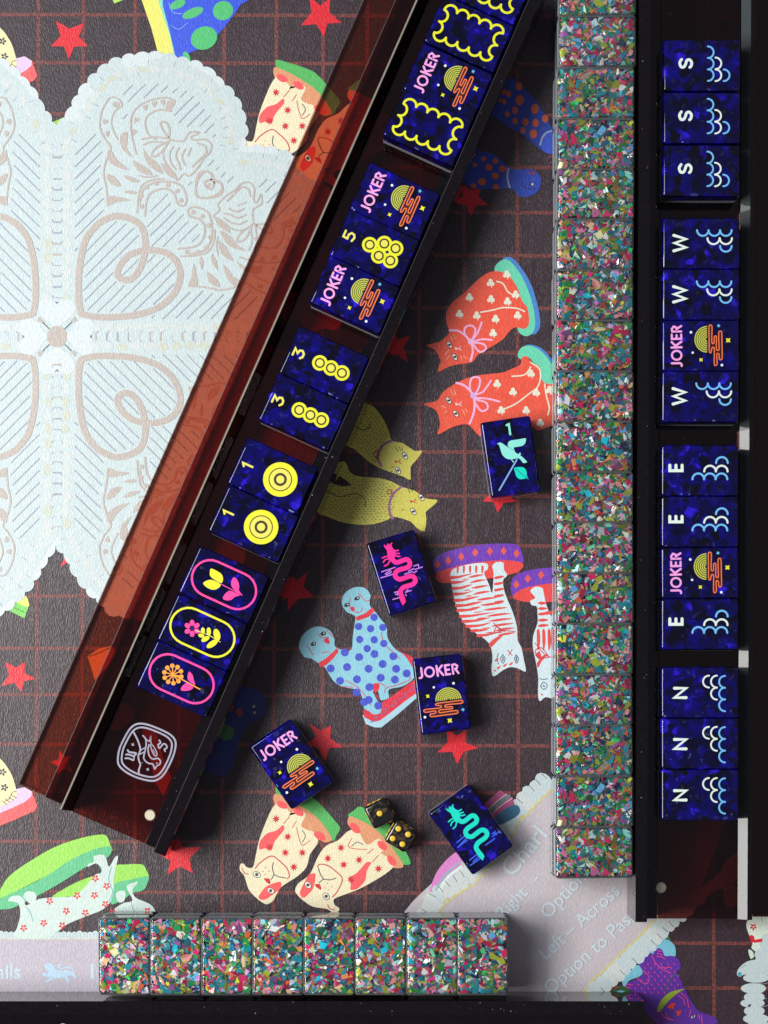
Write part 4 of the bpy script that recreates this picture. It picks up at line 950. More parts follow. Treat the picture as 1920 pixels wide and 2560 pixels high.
top_flakes = [flakes('glitter_flakes', 11 + i, 950, 500, 0.0046, TH - 0.0006) for i in range(13)]
side_flakes = [flakes('glitter_flakes', 51 + i, 60, 420, 0.0005, BACK - 0.0004) for i in range(2)]

# face art, tile coordinates in mm (x right, y up), each traced from its tile in the photograph
def T(x, y, z): return (x * 0.001, y * 0.001, TH + z)
def loc(cx, cy, rot_deg, k):
    c_, s_ = math.cos(R(-rot_deg)), math.sin(R(-rot_deg))
    def fn(x, y, z):
        dx, dy = (x - cx) * k, -(y - cy) * k
        return T(dx * c_ - dy * s_, dx * s_ + dy * c_, z)
    return fn
PINK, YE, ORA = enamel((240, 160, 222)), enamel((226, 226, 34)), enamel((238, 118, 62))
OLV, DKR, WHT, CYA = enamel((92, 98, 12)), enamel((62, 4, 6)), enamel((232, 240, 248)), enamel((110, 200, 240))
MINT, TEAL, SKY, HOT, LIL = enamel((136, 226, 212)), enamel((0, 214, 190)), enamel((128, 168, 232)), enamel((240, 34, 146)), enamel((190, 118, 226))
BLW, CRE, YDK, ORF, HPK, DBL = enamel((112, 186, 240)), enamel((222, 238, 226)), enamel((54, 44, 6)), enamel((250, 158, 40)), enamel((246, 60, 150)), enamel((46, 92, 222))
YGR = enamel((196, 200, 84)); YLT = enamel((226, 218, 90))
def art(fn): return Art(fn, dz=0.000012, z0=0.00003)
def joker():
    a = art(loc(775, 1062, 6.9, 0.0176))
    for s_ in [[(302, 462), (314, 560), (325, 640), (305, 682), (268, 690)], [(655, 412), (690, 640)], [(780, 402), (688, 520)], [(705, 500), (815, 622)], [(950, 385), (850, 400), (880, 610), (975, 598)], [(865, 505), (945, 495)], [(1165, 575), (1090, 480)]]:
        a.stroke(s_, 48, PINK, sm=len(s_) > 4)
    a.stroke([(1045, 592), (1018, 388), (1075, 372), (1135, 405), (1125, 460), (1090, 480), (1035, 485)], 46, PINK, sm=False)
    a.stroke([(495 + 102 * math.cos(i / 16 * 6.283), 550 + 108 * math.sin(i / 16 * 6.283)) for i in range(16)], 46, PINK, closed=True)
    a.poly([(935 + 292 * math.cos(math.pi + R(-7) + i / 20 * math.pi), 1190 + 280 * math.sin(math.pi + R(-7) + i / 20 * math.pi)) for i in range(21)], OLV, False)
    a.up()
    for r_ in (290, 242, 194, 147, 101, 55):
        a.stroke([(935 + r_ * math.cos(math.pi + R(-7) + i / 18 * math.pi), 1195 + r_ * .95 * math.sin(math.pi + R(-7) + i / 18 * math.pi)) for i in range(19)], 23, YGR, cap=False, sm=False)
    cl = [(690, 1272), (960, 1238), (1225, 1205), (1262, 1235), (1235, 1272), (1050, 1290), (880, 1310), (850, 1338), (880, 1362), (1000, 1350), (1030, 1375), (1005, 1400), (860, 1415), (740, 1430), (712, 1460), (740, 1490), (920, 1464), (1110, 1440), (1150, 1465), (1118, 1508), (840, 1545), (560, 1582), (508, 1555), (525, 1520), (615, 1507), (645, 1475), (615, 1450), (500, 1470), (400, 1482), (363, 1450), (395, 1420), (560, 1400), (740, 1380), (770, 1350), (742, 1325), (660, 1322), (636, 1298)]
    a.poly(cl, DKR, n=2); a.up(); a.stroke(cl, 25, ORA, closed=True, n=3)
    for x, y, r_ in [(1050, 812, 30), (595, 905, 27), (390, 1595, 30)]: a.disc(x, y, r_, WHT, n=12)
    leafstar(a, 1268, 1420, 46, CYA, 6)
    for x, y, r_ in [(455, 1110, 54), (965, 1672, 70)]:
        a.poly([(x + (r_ if i % 2 == 0 else r_ * .52) * math.cos(R(38) + i * math.pi / 4), y + (r_ if i % 2 == 0 else r_ * .52) * math.sin(R(38) + i * math.pi / 4)) for i in range(8)], YE, False)
    return a.mesh('printed_face')
def bird():
    a = art(loc(798, 1122, 8.4, 0.0176))
    a.stroke([(705, 395), (755, 372), (788, 605)], 50, MINT, sm=False)
    a.poly([(488, 830), (560, 792), (700, 880), (900, 1020), (1060, 1120), (1172, 1235), (1165, 1255), (1085, 1268), (1000, 1165), (900, 1170), (800, 1185), (700, 1165), (610, 1085), (570, 980), (540, 880), (520, 840)], MINT, n=2)
    a.poly([(730, 840), (755, 775), (820, 745), (980, 722), (1130, 696), (1152, 720), (1140, 790), (1100, 850), (1030, 882), (880, 905), (870, 940), (905, 1030), (820, 970), (750, 910)], MINT, n=2)
    a.stroke([(1012, 1050), (1000, 1090)], 40, MINT, sm=False); a.up(); a.stroke([(760, 905), (860, 980)], 10, enamel((40, 160, 160)), sm=False)
    a.stroke([(940, 1190), (740, 1540), (535, 1895)], 36, SKY, sm=False); a.stroke([(815, 1180), (862, 1250)], 22, MINT, sm=False)
    a.poly([(875, 1385), (960, 1365), (1060, 1362), (1130, 1400), (1165, 1470), (1172, 1560), (1212, 1650), (1165, 1620), (1080, 1640), (1000, 1640), (930, 1580), (900, 1480)], TEAL, n=2); a.up(); a.stroke([(900, 1390), (1040, 1510), (1190, 1625)], 14, enamel((0, 110, 110)), sm=False)
    return a.mesh('printed_face')
DBODY = [(640, 690), (690, 750), (760, 752), (900, 702), (962, 722), (985, 790), (950, 850), (850, 885), (760, 912), (702, 962), (702, 1040), (780, 1092), (880, 1065), (1000, 1028), (1070, 1056), (1092, 1130), (1040, 1190), (950, 1220), (860, 1252), (802, 1320), (812, 1400), (850, 1530)]
DHEAD = [(475, 430), (512, 440), (548, 395), (575, 415), (615, 380), (628, 440), (665, 510), (705, 580), (690, 640), (655, 720), (600, 742), (562, 690), (540, 600), (530, 520), (490, 470)]
DWH = [[(640, 500), (700, 530), (755, 520)], [(660, 545), (710, 582), (775, 582)], [(670, 590), (720, 635), (790, 640)], [(545, 640), (490, 650), (440, 672)], [(560, 690), (500, 705), (462, 755)], [(585, 735), (545, 800), (485, 828)]]
def dragon(col, cl, clouds, fn2):
    a = art(loc(817, 960, 17.5, 0.0206))
    if fn2:
        b = art(fn2); b.v, b.f, b.m, b.mats = a.v, a.f, a.m, a.mats
        for s_ in clouds: b.stroke(s_, 22, cl, sm=False)
    else:
        for s_ in clouds: a.stroke(s_, 22, cl, sm=False)
    a.up(); a.stroke(DBODY, 92, col, cap=False); a.poly(DHEAD, col, n=2)
    a.poly([(764, 1400), (858, 1390), (895, 1480), (905, 1540), (845, 1610), (790, 1500)], col, False)
    for s_ in DWH: a.stroke(s_, 28, col)
    for x, y in [(485, 425), (552, 400), (625, 385)]: a.disc(x, y, 16, col, n=8)
    return a.mesh('printed_face')
pink_dragon = lambda: dragon(HOT, LIL, [[(430, 945), (690, 858)], [(500, 985), (600, 915)], [(520, 1000), (600, 965), (620, 940)], [(410, 1065), (640, 995)], [(1060, 830), (1150, 802), (1160, 850)], [(1230, 850), (1080, 900)], [(960, 930), (1060, 880)], [(880, 990), (1040, 940)], [(1120, 930), (1060, 965)], [(895, 1350), (1010, 1312)], [(910, 1330), (950, 1292)], [(900, 1390), (912, 1415)], [(680, 1352), (740, 1335), (742, 1400), (700, 1382)], [(650, 1490), (790, 1450)]], None)
green_dragon = lambda: dragon(TEAL, DBL, [[(570, 1080), (720, 955)], [(620, 1122), (742, 1000)], [(580, 1165), (745, 1040)], [(1180, 930), (1230, 892), (1222, 935)], [(1290, 900), (1180, 975)], [(1065, 1125), (1222, 1010)], [(790, 1385), (940, 1265)], [(850, 1412), (970, 1300)], [(802, 1475), (975, 1355)]], loc(815, 860, 35.5, 0.0235))
def rings(cs, a, R_=3.1, two=False):
    for x, y in cs: a.disc(x, y, R_, YE, n=32)
    a.up()
    if two:
        for x, y in cs: a.disc(x, y, R_ * .685, YDK, n=32)
        a.up()
        for x, y in cs: a.disc(x, y, R_ * .625, YLT, n=32)
        a.up()
        for x, y in cs: a.disc(x, y, R_ * .38, YDK, n=24)
        a.up()
        for x, y in cs: a.disc(x, y, R_ * .235, YLT, n=20)
    else:
        for x, y in cs: a.disc(x, y, R_ * .66, YDK, n=24)
        a.up()
        for x, y in cs: a.disc(x, y, R_ * .46, YLT, n=20)
def one_dot():
    a = art(T); rings([(0, -3.4)], a, 6.9, True); a.stroke([(-1.2, 12.1), (-.1, 12.9), (-.1, 8.8)], .85, YLT, sm=False); return a.mesh('printed_face')
def three_dot():
    a = art(T); rings([(0, 1.9), (0, -3.0), (0, -7.8)], a)
    a.stroke([(-1.5, 13.2), (1.3, 13.2), (-.1, 11.6), (1.2, 11.2), (1.5, 10.1), (.6, 9.2), (-.7, 9.1), (-1.6, 9.9)], .85, YLT, sm=False); return a.mesh('printed_face')
def five_dot():
    a = art(T); rings([(.25, 2.4), (3.1, -2.7), (3.2, -7.6), (-2.3, -2.7), (-2.1, -7.7)], a)
    a.stroke([(1.4, 13.4), (-1.1, 13.4), (-1.2, 11.6), (.5, 11.7), (1.5, 10.8), (1.3, 9.7), (.2, 9.1), (-1.4, 9.6)], .85, YLT, sm=False); return a.mesh('printed_face')
def frame_tile():
    a = art(loc(501, 1321, 65.5, 0.0386))
    a = art((lambda f_: f_)(loc(501, 1321, 65.5, 0.0386)))
    def arc(p, q_, s_):
        mx, my = (p[0] + q_[0]) / 2, (p[1] + q_[1]) / 2; dx, dy = q_[0] - p[0], q_[1] - p[1]; L_ = math.hypot(dx, dy); nx, ny = dy / L_ * s_, -dx / L_ * s_
        r_ = L_ / 2; out = []
        for i in range(9):
            an = math.pi * i / 8; out.append((mx - dx / 2 * math.cos(an) + nx * r_ * .95 * math.sin(an), my - dy / 2 * math.cos(an) + ny * r_ * .95 * math.sin(an)))
        return out
    top = [(245, 1075), (375, 1110), (490, 1165), (605, 1215), (725, 1270), (850, 1320)]; right = [(850, 1320), (790, 1445), (740, 1560)]
    bot = [(740, 1560), (617, 1515), (497, 1465), (380, 1410), (260, 1365), (140, 1310)]; left = [(140, 1310), (190, 1195), (245, 1075)]
    for side, s_ in ((top, 1), (right, -1), (bot, 1), (left, -1)):
        for p, q_ in zip(side, side[1:]): a.stroke(arc(p, q_, s_), 24, YE, sm=False)
    return a.mesh('printed_face')
def stadium(a, m, w_=.85):
    pts = [(7.3 * math.cos(i / 12 * math.pi), 6.1 + 7.3 * math.sin(i / 12 * math.pi)) for i in range(13)] + [(-7.3 * math.cos(i / 12 * math.pi), -6.1 - 7.3 * math.sin(i / 12 * math.pi)) for i in range(13)]
    a.stroke(pts, w_, m, closed=True, sm=False)
def flower(kind):
    a = art(T); stadium(a, [HPK, YE, HPK][kind]); ctr = [(1048, 460), (812, 980), (585, 1487)][kind]
    b = art(loc(*ctr, 65.5, 0.0366)); b.v, b.f, b.m, b.mats = a.v, a.f, a.m, a.mats
    if kind == 0:
        b.poly([(905, 285), (960, 305), (1020, 345), (1038, 400), (1015, 445), (950, 410), (900, 370), (893, 330)], YE, n=3); b.poly([(820, 445), (870, 412), (930, 412), (1012, 460), (975, 505), (920, 515), (860, 490)], YE, n=3)
        b.stroke([(1018, 455), (1245, 575)], 10, HPK, sm=False)
        b.poly([(1155, 378), (1200, 420), (1215, 480), (1210, 520), (1240, 568), (1190, 540), (1140, 495), (1125, 440)], HPK, n=3); b.poly([(1035, 612), (1060, 560), (1110, 528), (1170, 548), (1222, 576), (1170, 592), (1130, 625), (1080, 632)], HPK, n=3)
    elif kind == 1:
        for k in range(6):
            an = .52 + k * 1.047; x, y = 700 + 58 * math.cos(an), 936 + 60 * math.sin(an); b.disc(x, y, 34, HPK, ry=27, rot=an, n=12)
        b.stroke([(740, 960), (880, 1010), (1005, 1085)], 9, YE)
        for x, y, rx, ry, ro in [(818, 960, 34, 22, 1.5), (882, 970, 45, 24, 1.5), (970, 1005, 66, 36, 1.3), (800, 1015, 34, 22, .2), (845, 1052, 50, 26, -.5), (920, 1105, 72, 32, -.6)]: b.disc(x, y, rx, YE, ry=ry, rot=ro, n=14)
        b.up(); b.disc(700, 936, 15, enamel((10, 6, 90)), n=10)
    else:
        for k in range(10):
            an = .25 + k * .6283; x, y = 490 + 95 * math.cos(an), 1440 + 95 * math.sin(an); b.stroke([(490, 1440), (x, y)], 11, ORF, sm=False); b.disc(x, y, 25, ORF, n=12)
        b.stroke([(490, 1440), (785, 1602)], 13, ORF, sm=False)
        b.poly([(665, 1410), (705, 1445), (718, 1500), (735, 1555), (690, 1530), (650, 1485)], HPK, n=3); b.poly([(575, 1605), (600, 1560), (650, 1535), (712, 1578), (680, 1610), (610, 1620)], HPK, n=3)
    return a.mesh('printed_face')
def semi(a, x, y, r_, ang, w_, m):
    a.stroke([(x + r_ * math.cos(ang + i / 12 * math.pi), y + r_ * math.sin(ang + i / 12 * math.pi)) for i in range(13)], w_, m, sm=False)
def wind(k):
    if k == 'E':
        a = art(loc(788, 525, 90, 0.0229))
        for s_ in [[(478, 435), (478, 530), (264, 530), (264, 435)], [(371, 530), (371, 435)]]: a.stroke(s_, 52, CRE, sm=False)
        for x, y, m in [(1172, 395, BLW), (965, 545, CRE), (1170, 545, CRE), (760, 680, BLW), (962, 680, BLW), (1165, 680, BLW)]: semi(a, x, y, 102, math.pi, 34, m)
    elif k == 'W':
        a = art(loc(548, 327, 90, 0.0329)); a.stroke([(218, 232), (366, 277), (225, 325), (366, 378), (218, 420)], 36, CRE, sm=False)
        for x, y, m in [(570, 168, BLW), (710, 168, BLW), (850, 168, BLW), (700, 265, CRE), (850, 265, CRE), (850, 360, BLW)]: semi(a, x, y, 70 if m == BLW else 74, 0, 22, m)
    elif k == 'S':
        a = art(loc(1231, 422, 90, 0.0610)); a.stroke([(1098, 384), (1086, 406), (1094, 432), (1112, 434), (1124, 416), (1132, 392), (1150, 386), (1164, 404), (1160, 428), (1152, 436)], 18, CRE)
        for x, y, m in [(1270, 337, BLW), (1270, 412, BLW), (1270, 487, BLW), (1320, 410, CRE), (1320, 488, CRE), (1374, 488, BLW)]: semi(a, x, y, 38, -math.pi / 2, 11, m)
    else:
        a = art(loc(1218, 1169, 90, 0.0610)); a.stroke([(1128, 1203), (1052, 1203), (1128, 1142), (1052, 1142)], 20, CRE, sm=False)
        for x, y, m in [(1278, 1098, CRE), (1330, 1098, CRE), (1330, 1177, CRE), (1383, 1100, BLW), (1383, 1177, BLW), (1383, 1253, BLW)]: semi(a, x, y, 39, math.pi / 2, 11, m)
    return a.mesh('printed_face')
faces = {}
def face(kind):
    if kind not in faces:
        faces[kind] = {'joker': joker, 'bird': bird, 'pink': pink_dragon, 'green': green_dragon, 'one': one_dot, 'three': three_dot, 'five': five_dot, 'frame': frame_tile,
                       'f0': lambda: flower(0), 'f1': lambda: flower(1), 'f2': lambda: flower(2), 'E': lambda: wind('E'), 'W': lambda: wind('W'), 'S': lambda: wind('S'), 'N': lambda: wind('N')}[kind]()
    return faces[kind]
def kid(name, me, parent, kind=None):
    o = link(bpy.data.objects.new(name, me), parent)
    if kind: o['kind'] = kind
    return o
cnt = [0]
def blue_tile(px, py, zbase, rot_deg, kind, label, group):
    p = W(px, py, zbase + TH)
    t = empty('mahjong_tile', (p.x, p.y, zbase), R(rot_deg), label, 'mahjong tile', group)
    kid('blue_face', blue_me, t); b = kid('clear_back', back_me, t); kid('back_core', core_me, b)
    kid('glitter_flakes', side_flakes[cnt[0] % 2], b, 'stuff'); kid('printed_face', face(kind), t); cnt[0] += 1
    return t
def glitter_tile(x, y, zbase, rot, label, group, seed):
    t = empty('mahjong_tile', (x, y, zbase), rot, label, 'mahjong tile', group)
    s_ = kid('clear_shell', g_shell_me, t); kid('glitter_core', g_core_me, s_); kid('glitter_flakes', top_flakes[seed % 13], s_, 'stuff'); kid('blue_face', g_blue_me, t)
    return t
LG_ = 'loose blue tiles on the mat'
blue_tile(1276.6, 1141.7, 0.0004, 8.4, 'bird', 'blue tile with a mint bird and a green leaf, lying below the red cats', LG_)
blue_tile(1003.4, 1431.5, 0.0004, 17.5, 'pink', 'blue tile with a hot pink dragon, lying between the yellow cat and the striped cat', LG_)
blue_tile(1104, 1735.3, 0.0004, 6.9, 'joker', 'loose blue joker tile, nearly upright, beside the blue polka-dot dogs', LG_)
blue_tile(728, 1911, 0.0004, 34, 'joker', 'loose blue joker tile, strongly tilted, near the end of the slanted rack', LG_)
blue_tile(1177.9, 2074.4, 0.0004, 35.5, 'green', 'blue tile with a turquoise dragon, on the edge of the lace card', LG_)

# ------------------------------------------------------------------ the walls of glitter tiles
by = [-92, 36.7, 166, 295, 422, 546, 673, 800, 927, 1053, 1178, 1306, 1432, 1558.5, 1686, 1814, 1939, 2068.5, 2196]
nr = len(by) - 1
ords = ['bottom', 'second from bottom', 'third from bottom', 'fourth from bottom', 'fifth from bottom', 'sixth from bottom', 'seventh from bottom', 'eighth from bottom', 'ninth from bottom', 'tenth from bottom', 'eleventh from bottom', 'twelfth from bottom', 'thirteenth from bottom', 'fourteenth from bottom', 'fifteenth from bottom', 'third from top', 'second from top', 'cut off at the top']
rnd = random.Random(5); seq = 0
for i in range(nr):
    yc = (by[i] + by[i + 1]) / 2; xc = 1493 - 7 * min(1, max(0, yc) / 700) + rnd.uniform(-1.5, 1.5); o_ = ords[nr - 1 - i]
    p = W(xc, yc, 2 * TH); fl = rnd.choice([0, math.pi])
    glitter_tile(p.x, p.y, TH + 0.0001, R(90) + fl + R(rnd.uniform(-.5, .5)), 'glitter tile in the upper layer of the long wall, ' + o_, 'upper glitter tiles of the long wall', (seq := seq + 2))
    glitter_tile(p.x + rnd.uniform(-.0004, .0001), p.y + rnd.uniform(-.0006, .0006), 0.0003, R(90) + fl, 'glitter tile in the lower layer of the long wall, ' + o_, 'lower glitter tiles of the long wall', (seq := seq + 2))
bx = [245, 374, 502.7, 631, 758, 887, 1016, 1143.5, 1269]
ord2 = ['leftmost', 'second from left', 'third from left', 'fourth from left', 'fourth from right', 'third from right', 'second from right', 'rightmost']
for i in range(8):
    p = W((bx[i] + bx[i + 1]) / 2, 2391.5, 2 * TH); fl = rnd.choice([0, math.pi])
    glitter_tile(p.x, p.y, TH + 0.0001, fl + R(rnd.uniform(-.5, .5)), 'glitter tile on top in the short bottom row, ' + ord2[i], 'upper glitter tiles of the short row', (seq := seq + 2))
    glitter_tile(p.x + rnd.uniform(-.0003, .0003), p.y + rnd.uniform(-.0002, .0003), 0.0003, fl, 'glitter tile underneath in the short bottom row, ' + ord2[i], 'lower glitter tiles of the short row', (seq := seq + 2))

# ------------------------------------------------------------------ racks
class Rack:
    """a rack read off the photograph: t across (pixels), s along (pixels); true solid bars in the world"""
    def __init__(s, A, u, v, s0, s1, zref, name, label, group='tile racks'):
        s.A, s.u, s.v = A, u, v
        s.U = Vector((u[0], -u[1], 0)); s.V = Vector((v[0], -v[1], 0))
        s.e = empty(name, (0, 0, 0), 0, label, 'tile rack', group)
        pa = W(A[0] + u[0] * s0, A[1] + u[1] * s0, zref); pb = W(A[0] + u[0] * s1, A[1] + u[1] * s1, zref)
        s.a, s.b = pa.dot(s.U), pb.dot(s.U)
        base = s.pt(150, 0, s.a); s.org = base
    def pt(s, t, z, along):
        p = W(s.A[0] + s.v[0] * t, s.A[1] + s.v[1] * t, z); return s.V * p.dot(s.V) + s.U * along + Vector((0, 0, z))
    def bar(s, name, prof, mat, a0=None, b0=None, parent=None, ea=0.0, eb=0.0):
        a_, b_ = s.a + ea, s.b - eb
        return prism(name, prof, lambda t, z: s.pt(t, z, a_), lambda t, z: s.pt(t, z, b_), mat, parent or s.e)
mmz = 0.001
def screw(r, px, py, z):
    p = W(px, py, z); bm = bmesh.new(); rad = 0.0023
    bmesh.ops.create_cone(bm, cap_ends=True, segments=28, radius1=rad, radius2=rad * .82, depth=0.0008)
    bm.transform(Matrix.Translation((p.x, p.y, z + 0.0004)))
    me = bpy.data.meshes.new('screw'); bm.to_mesh(me); bm.free(); me.materials.append(M['screw']); return kid('screw', me, r.e)
# slanted rack
th = R(23.75); u = (math.sin(th), -math.cos(th)); v = (math.cos(th), math.sin(th))
r1 = Rack((44, 1966), u, v, 0, 2330, 0.012, 'tile_rack', 'dark red acrylic tile rack lying slanted across the mat, with a round silver emblem')
r1.bar('ledge_plate', [(0, .0006), (118, .0006), (118, .0032), (0, .0032)], M['ruby'])
r1.bar('step_plate', [(74, .0034), (117, .0034), (117, .0062), (74, .0062)], M['ruby_dark'])
bw = r1.bar('back_wall', [(118.5, .0006), (154, .0006), (154, .0118), (126, .0260), (119, .0260)], M['black'])
r1.bar('polished_edge', [(119.4, .0261), (123.6, .0261), (123.6, .0266), (119.4, .0266)], M['edge'])
r1.bar('floor_plate', [(150, .0122), (349, .0122), (349, .0150), (150, .0150)], M['ruby_floor'])
r1.bar('front_lip', [(350, .0006), (420, .0006), (408, .0295), (406, .0300), (377, .0300), (377, .0158), (350, .0158)], M['black'])  # low black foot puts the dark reflection beside the lip into the shape
r1.bar('lip_seam', [(377, .03005), (378.2, .03005), (378.2, .0302), (377, .0302)], M['seam'])
r1.bar('ledge_edge', [(-1.6, .0007), (-.3, .0007), (-.3, .0033), (-1.6, .0033)], M['edge2'])
r1.bar('step_edge', [(72.3, .0034), (73.7, .0034), (73.7, .0063), (72.3, .0063)], M['edge2'])
screw(r1, 376, 2038, .0160)
# emblem
zl = 0.0153
def efn(x, y, z):
    p = W(270 + x / 8.295, 1780 + y / 8.295, zl); return (p.x, p.y, zl + z)
e = Art(efn, dz=0.00001, z0=0.00002)
outer = [(690, 240), (860, 275), (1080, 360), (1270, 455), (1370, 550), (1405, 660), (1370, 860), (1270, 1100), (1160, 1290), (1050, 1390), (920, 1428), (720, 1395), (520, 1325), (340, 1220), (225, 1100), (205, 960), (240, 760), (330, 560), (440, 370), (550, 270)]
e.stroke(outer, 38, M['logo'], closed=True); cx, cy = 808, 835
e.stroke([(cx + (x - cx) * .868, cy + (y - cy) * .868) for x, y in outer], 36, M['logo'], closed=True)
for w_, s_ in [(34, [(520, 400), (600, 550), (650, 680), (670, 790), (630, 900), (640, 1000), (670, 1090), (640, 1200), (640, 1260)]), (24, [(680, 790), (770, 740)]), (24, [(655, 880), (745, 830)]),
               (30, [(725, 490), (780, 560), (790, 680), (770, 800), (745, 900), (745, 970), (790, 1030), (860, 1070), (930, 1080), (970, 1180), (1010, 1120), (1075, 1080), (1085, 1010), (1030, 960), (960, 975), (900, 960), (850, 890), (830, 780), (850, 680)]),
               (22, [(740, 500), (850, 610), (885, 500), (890, 640), (950, 720), (1010, 840), (1010, 905), (960, 900), (910, 800), (880, 680)]), (16, [(930, 780), (980, 870)]),
               (32, [(1065, 585), (1090, 640), (1040, 680), (1070, 750), (1150, 660), (1210, 690), (1220, 745), (1170, 770), (1185, 815)]),
               (36, [(410, 790), (440, 830), (570, 850), (575, 880)]), (36, [(375, 885), (420, 880), (545, 920)]), (36, [(360, 960), (430, 960), (520, 1000)]), (26, [(560, 860), (530, 1000)])]:
    e.stroke(s_, w_, M['logo'])
for x, y in [(515, 675), (825, 1190)]:
    e.poly([(x + (44 if i % 2 == 0 else 17) * math.cos(.5 + i * math.pi / 4), y + (44 if i % 2 == 0 else 17) * math.sin(.5 + i * math.pi / 4)) for i in range(8)], M['logo'], False)
e.disc(1015, 1062, 18, M['logo'], n=10)
e.obj('printed_emblem', r1.e)
ct = 24.5; tv = (math.cos(R(ct)), math.sin(R(ct))); tu = (math.sin(R(ct)), -math.cos(R(ct)))
ZT = .0152
RG = 'blue tiles standing in the slanted rack'
for cx_, cy_, kind, lab in [
    (1110, -18, 'frame', 'blue tile with a yellow scalloped frame, uppermost, cut off by the picture edge'),
    (1058.6, 101, 'frame', 'blue tile with a yellow scalloped frame, above the topmost joker of the slanted rack'),
    (1006.5, 221.8, 'joker', 'blue joker tile between two scalloped-frame tiles in the slanted rack'),
    (956.4, 335.6, 'frame', 'blue tile with a yellow scalloped frame, below the topmost joker of the slanted rack'),
    (873.4, 520.8, 'joker', 'blue joker tile directly above the five of circles'),
    (823, 636.6, 'five', 'blue tile with a yellow 5 and five yellow circles'),
    (773, 753.8, 'joker', 'blue joker tile directly below the five of circles'),
    (696, 929.4, 'three', 'blue tile with a 3 and three yellow circles, upper of the two'),
    (644.6, 1047, 'three', 'blue tile with a 3 and three yellow circles, lower of the two'),
    (567, 1207, 'one', 'blue tile with a 1 and one big yellow target circle, upper of the two'),
    (519, 1326, 'one', 'blue tile with a 1 and one big yellow target circle, lower of the two'),
    (445.6, 1478.7, 'f0', 'blue tile with a yellow tulip with pink leaves in a pink oval'),
    (391.6, 1598, 'f1', 'blue tile with a pink flower and yellow leaves in a yellow oval'),
    (339.5, 1714, 'f2', 'blue tile with an orange dandelion in a pink oval')]:
    blue_tile(cx_ + 97 * tv[0] + 63 * tu[0], cy_ + 97 * tv[1] + 63 * tu[1], ZT, 90 - ct + 0.0, kind, lab, RG)
# right rack: across from its lip at the left
r2 = Rack((1588.5, 2294), (0.0041, -0.99999), (0.99999, 0.0041), 0, 2620, 0.012, 'tile_rack', 'dark acrylic tile rack along the right edge of the picture, holding the wind tiles')
r2.bar('front_lip', [(-21, .0006), (54, .0006), (54, .0158), (28.5, .0158), (28.5, .0300), (0, .0300)], M['black'])  # black foot stands in for shade and reflection on the floor
r2.bar('lip_seam', [(28, .03005), (29, .03005), (29, .0302), (28, .0302)], M['black'])
r2.bar('floor_plate', [(55.5, .0122), (255, .0122), (255, .0150), (55.5, .0150)], M['ruby_deep'])
r2.bar('reflecting_strip', [(255.5, .0152), (279.8, .0152), (279.8, .0187), (255.5, .0166)], M['mirror'])
r2.bar('back_wall', [(280.3, .0006), (292, .0006), (292, .0200), (280.3, .0200)], M['black'])
r2.bar('step_plate', [(292.5, .0034), (350, .0034), (350, .0062), (292.5, .0062)], M['ruby_dark'])
r2.bar('ledge_plate', [(292.5, .0006), (430, .0006), (430, .0032), (292.5, .0032)], M['ruby_dark'])
screw(r2, 1652, 2219, .0160)
RG2 = 'blue wind tiles standing in the right rack'
for y, kind, lab in [
    (163, 'S', 'blue S wind tile, topmost of the three S tiles'), (294, 'S', 'blue S wind tile, middle of the three S tiles'), (426, 'S', 'blue S wind tile, lowest of the three S tiles'),
    (608, 'W', 'blue W wind tile, topmost of the three W tiles'), (736, 'W', 'blue W wind tile directly above a joker'), (864, 'joker', 'blue joker tile between two W tiles in the right rack'), (991, 'W', 'blue W wind tile directly below a joker'),
    (1176, 'E', 'blue E wind tile, topmost of the three E tiles'), (1304, 'E', 'blue E wind tile directly above a joker'), (1432, 'joker', 'blue joker tile between two E tiles in the right rack'), (1560, 'E', 'blue E wind tile directly below a joker'),
    (1731, 'N', 'blue N wind tile, topmost of the three N tiles'), (1859, 'N', 'blue N wind tile, middle of the three N tiles'), (1987, 'N', 'blue N wind tile, lowest of the three N tiles')]:
    blue_tile(1755.5 - 6 * min(1, y / 1200), y, .0152, 90 + (0 if kind != 'joker' else 0.4), kind, lab, RG2)
# bottom rack: across from its lip downwards
r3 = Rack((1601, 2503), (-1, 0), (0, 1), 0, 2000, 0.015, 'tile_rack', 'black acrylic tile rack along the bottom edge of the picture, mostly cut off')
r3.bar('front_lip', [(-24, .0006), (60, .0006), (60, .0158), (34, .0158), (34, .0300), (0, .0300)], M['black'])  # low foot is again a dark stand-in for floor shade
r3.bar('floor_plate', [(60.5, .0122), (255, .0122), (255, .0150), (60.5, .0150)], M['ruby_floor'])
r3.bar('back_wall', [(256, .0006), (290, .0006), (290, .0260), (283, .0260), (256, .0118)], M['black'])
screw(r3, 158, 2570, .0152)

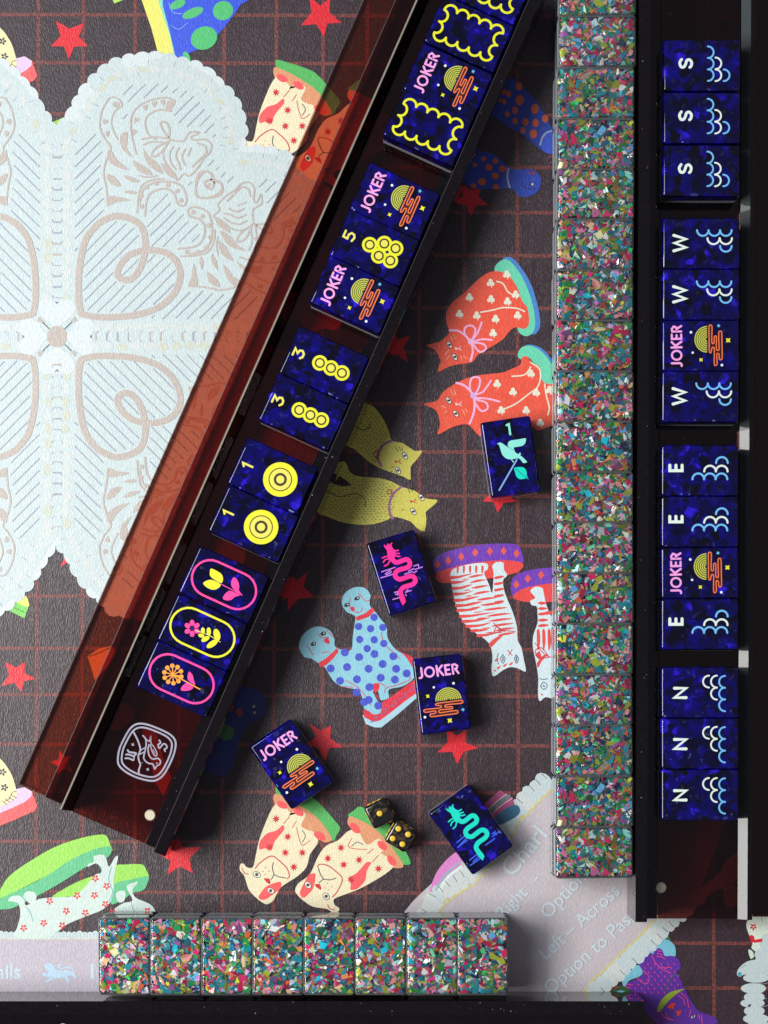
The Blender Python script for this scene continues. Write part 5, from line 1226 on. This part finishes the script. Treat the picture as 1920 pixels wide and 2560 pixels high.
def dust(r, bands, n):
    """loose lint and specks lying on the acrylic"""
    rnd = random.Random(n); v = []; f = []
    for i in range(n):
        t0, t1, z = rnd.choice(bands); p = r.pt(rnd.uniform(t0, t1), z + 0.00008, rnd.uniform(r.a, r.b)); s_ = rnd.choice([.00006, .00008, .0001, .00014]); k = rnd.choice([1, 1, 2.5])
        an = rnd.uniform(0, 3.14); b = len(v)
        for c_, d_ in ((1, 0), (0, 1), (-1, 0), (0, -1)):
            x, y = c_ * s_ * k, d_ * s_; v.append((p.x + x * math.cos(an) - y * math.sin(an), p.y + x * math.sin(an) + y * math.cos(an), p.z))
        f.append([b, b + 1, b + 2, b + 3])
    o = mesh_obj('dust', v, f, [M['dust']], parent=r.e); o['kind'] = 'stuff'
dust(r1, [(151, 345, .0150), (350, 376, .0158), (378, 405, .0300), (1, 116, .0032)], 90)
dust(r2, [(1, 27, .0300), (30, 52, .0158), (58, 250, .0150)], 80)
dust(r3, [(1, 33, .0300)], 40)
# ------------------------------------------------------------------ dice
def die(px, py, rot_deg, pips, label):
    s_ = 0.0100; p = W(px, py, s_)
    t = empty('die', (p.x, p.y, 0.0004), R(rot_deg), label, 'die', 'pair of dice')
    kid('die_body', rounded('die_body', s_, s_, 0, s_, 0.0013, M['die'], 'all', 5), t)
    def pip(c, ax):
        bm = bmesh.new(); bmesh.ops.create_uvsphere(bm, u_segments=16, v_segments=8, radius=0.00120)
        for v_ in bm.verts: v_.co.z *= 0.22
        if ax == 'x': bm.transform(Matrix.Rotation(R(90), 4, 'Y'))
        if ax == 'y': bm.transform(Matrix.Rotation(R(90), 4, 'X'))
        bm.transform(Matrix.Translation(c)); me = bpy.data.meshes.new('pip'); bm.to_mesh(me); bm.free(); me.materials.append(M['pip'])
        for f_ in me.polygons: f_.use_smooth = True
        kid('pip', me, t)
    g = 0.0023
    for x, y in pips: pip((x * g, y * g, s_), 'z')
    for x, y in ((-1, -1), (1, 1)): pip((s_ / 2, x * g, s_ / 2 + y * g), 'x'); pip((x * g, -s_ / 2, s_ / 2 + y * g), 'y')
    for x, y in ((-1, -1), (0, 0), (1, 1)): pip((-s_ / 2, x * g, s_ / 2 + y * g), 'x'); pip((x * g, s_ / 2, s_ / 2 + y * g), 'y')
die(949, 2033.5, 27, [(0, 0)], 'black and gold swirled die showing one gold pip')
die(1001, 2091, -30, [(-1, -1), (1, -1), (-1, 1), (1, 1)], 'black die showing four gold pips')
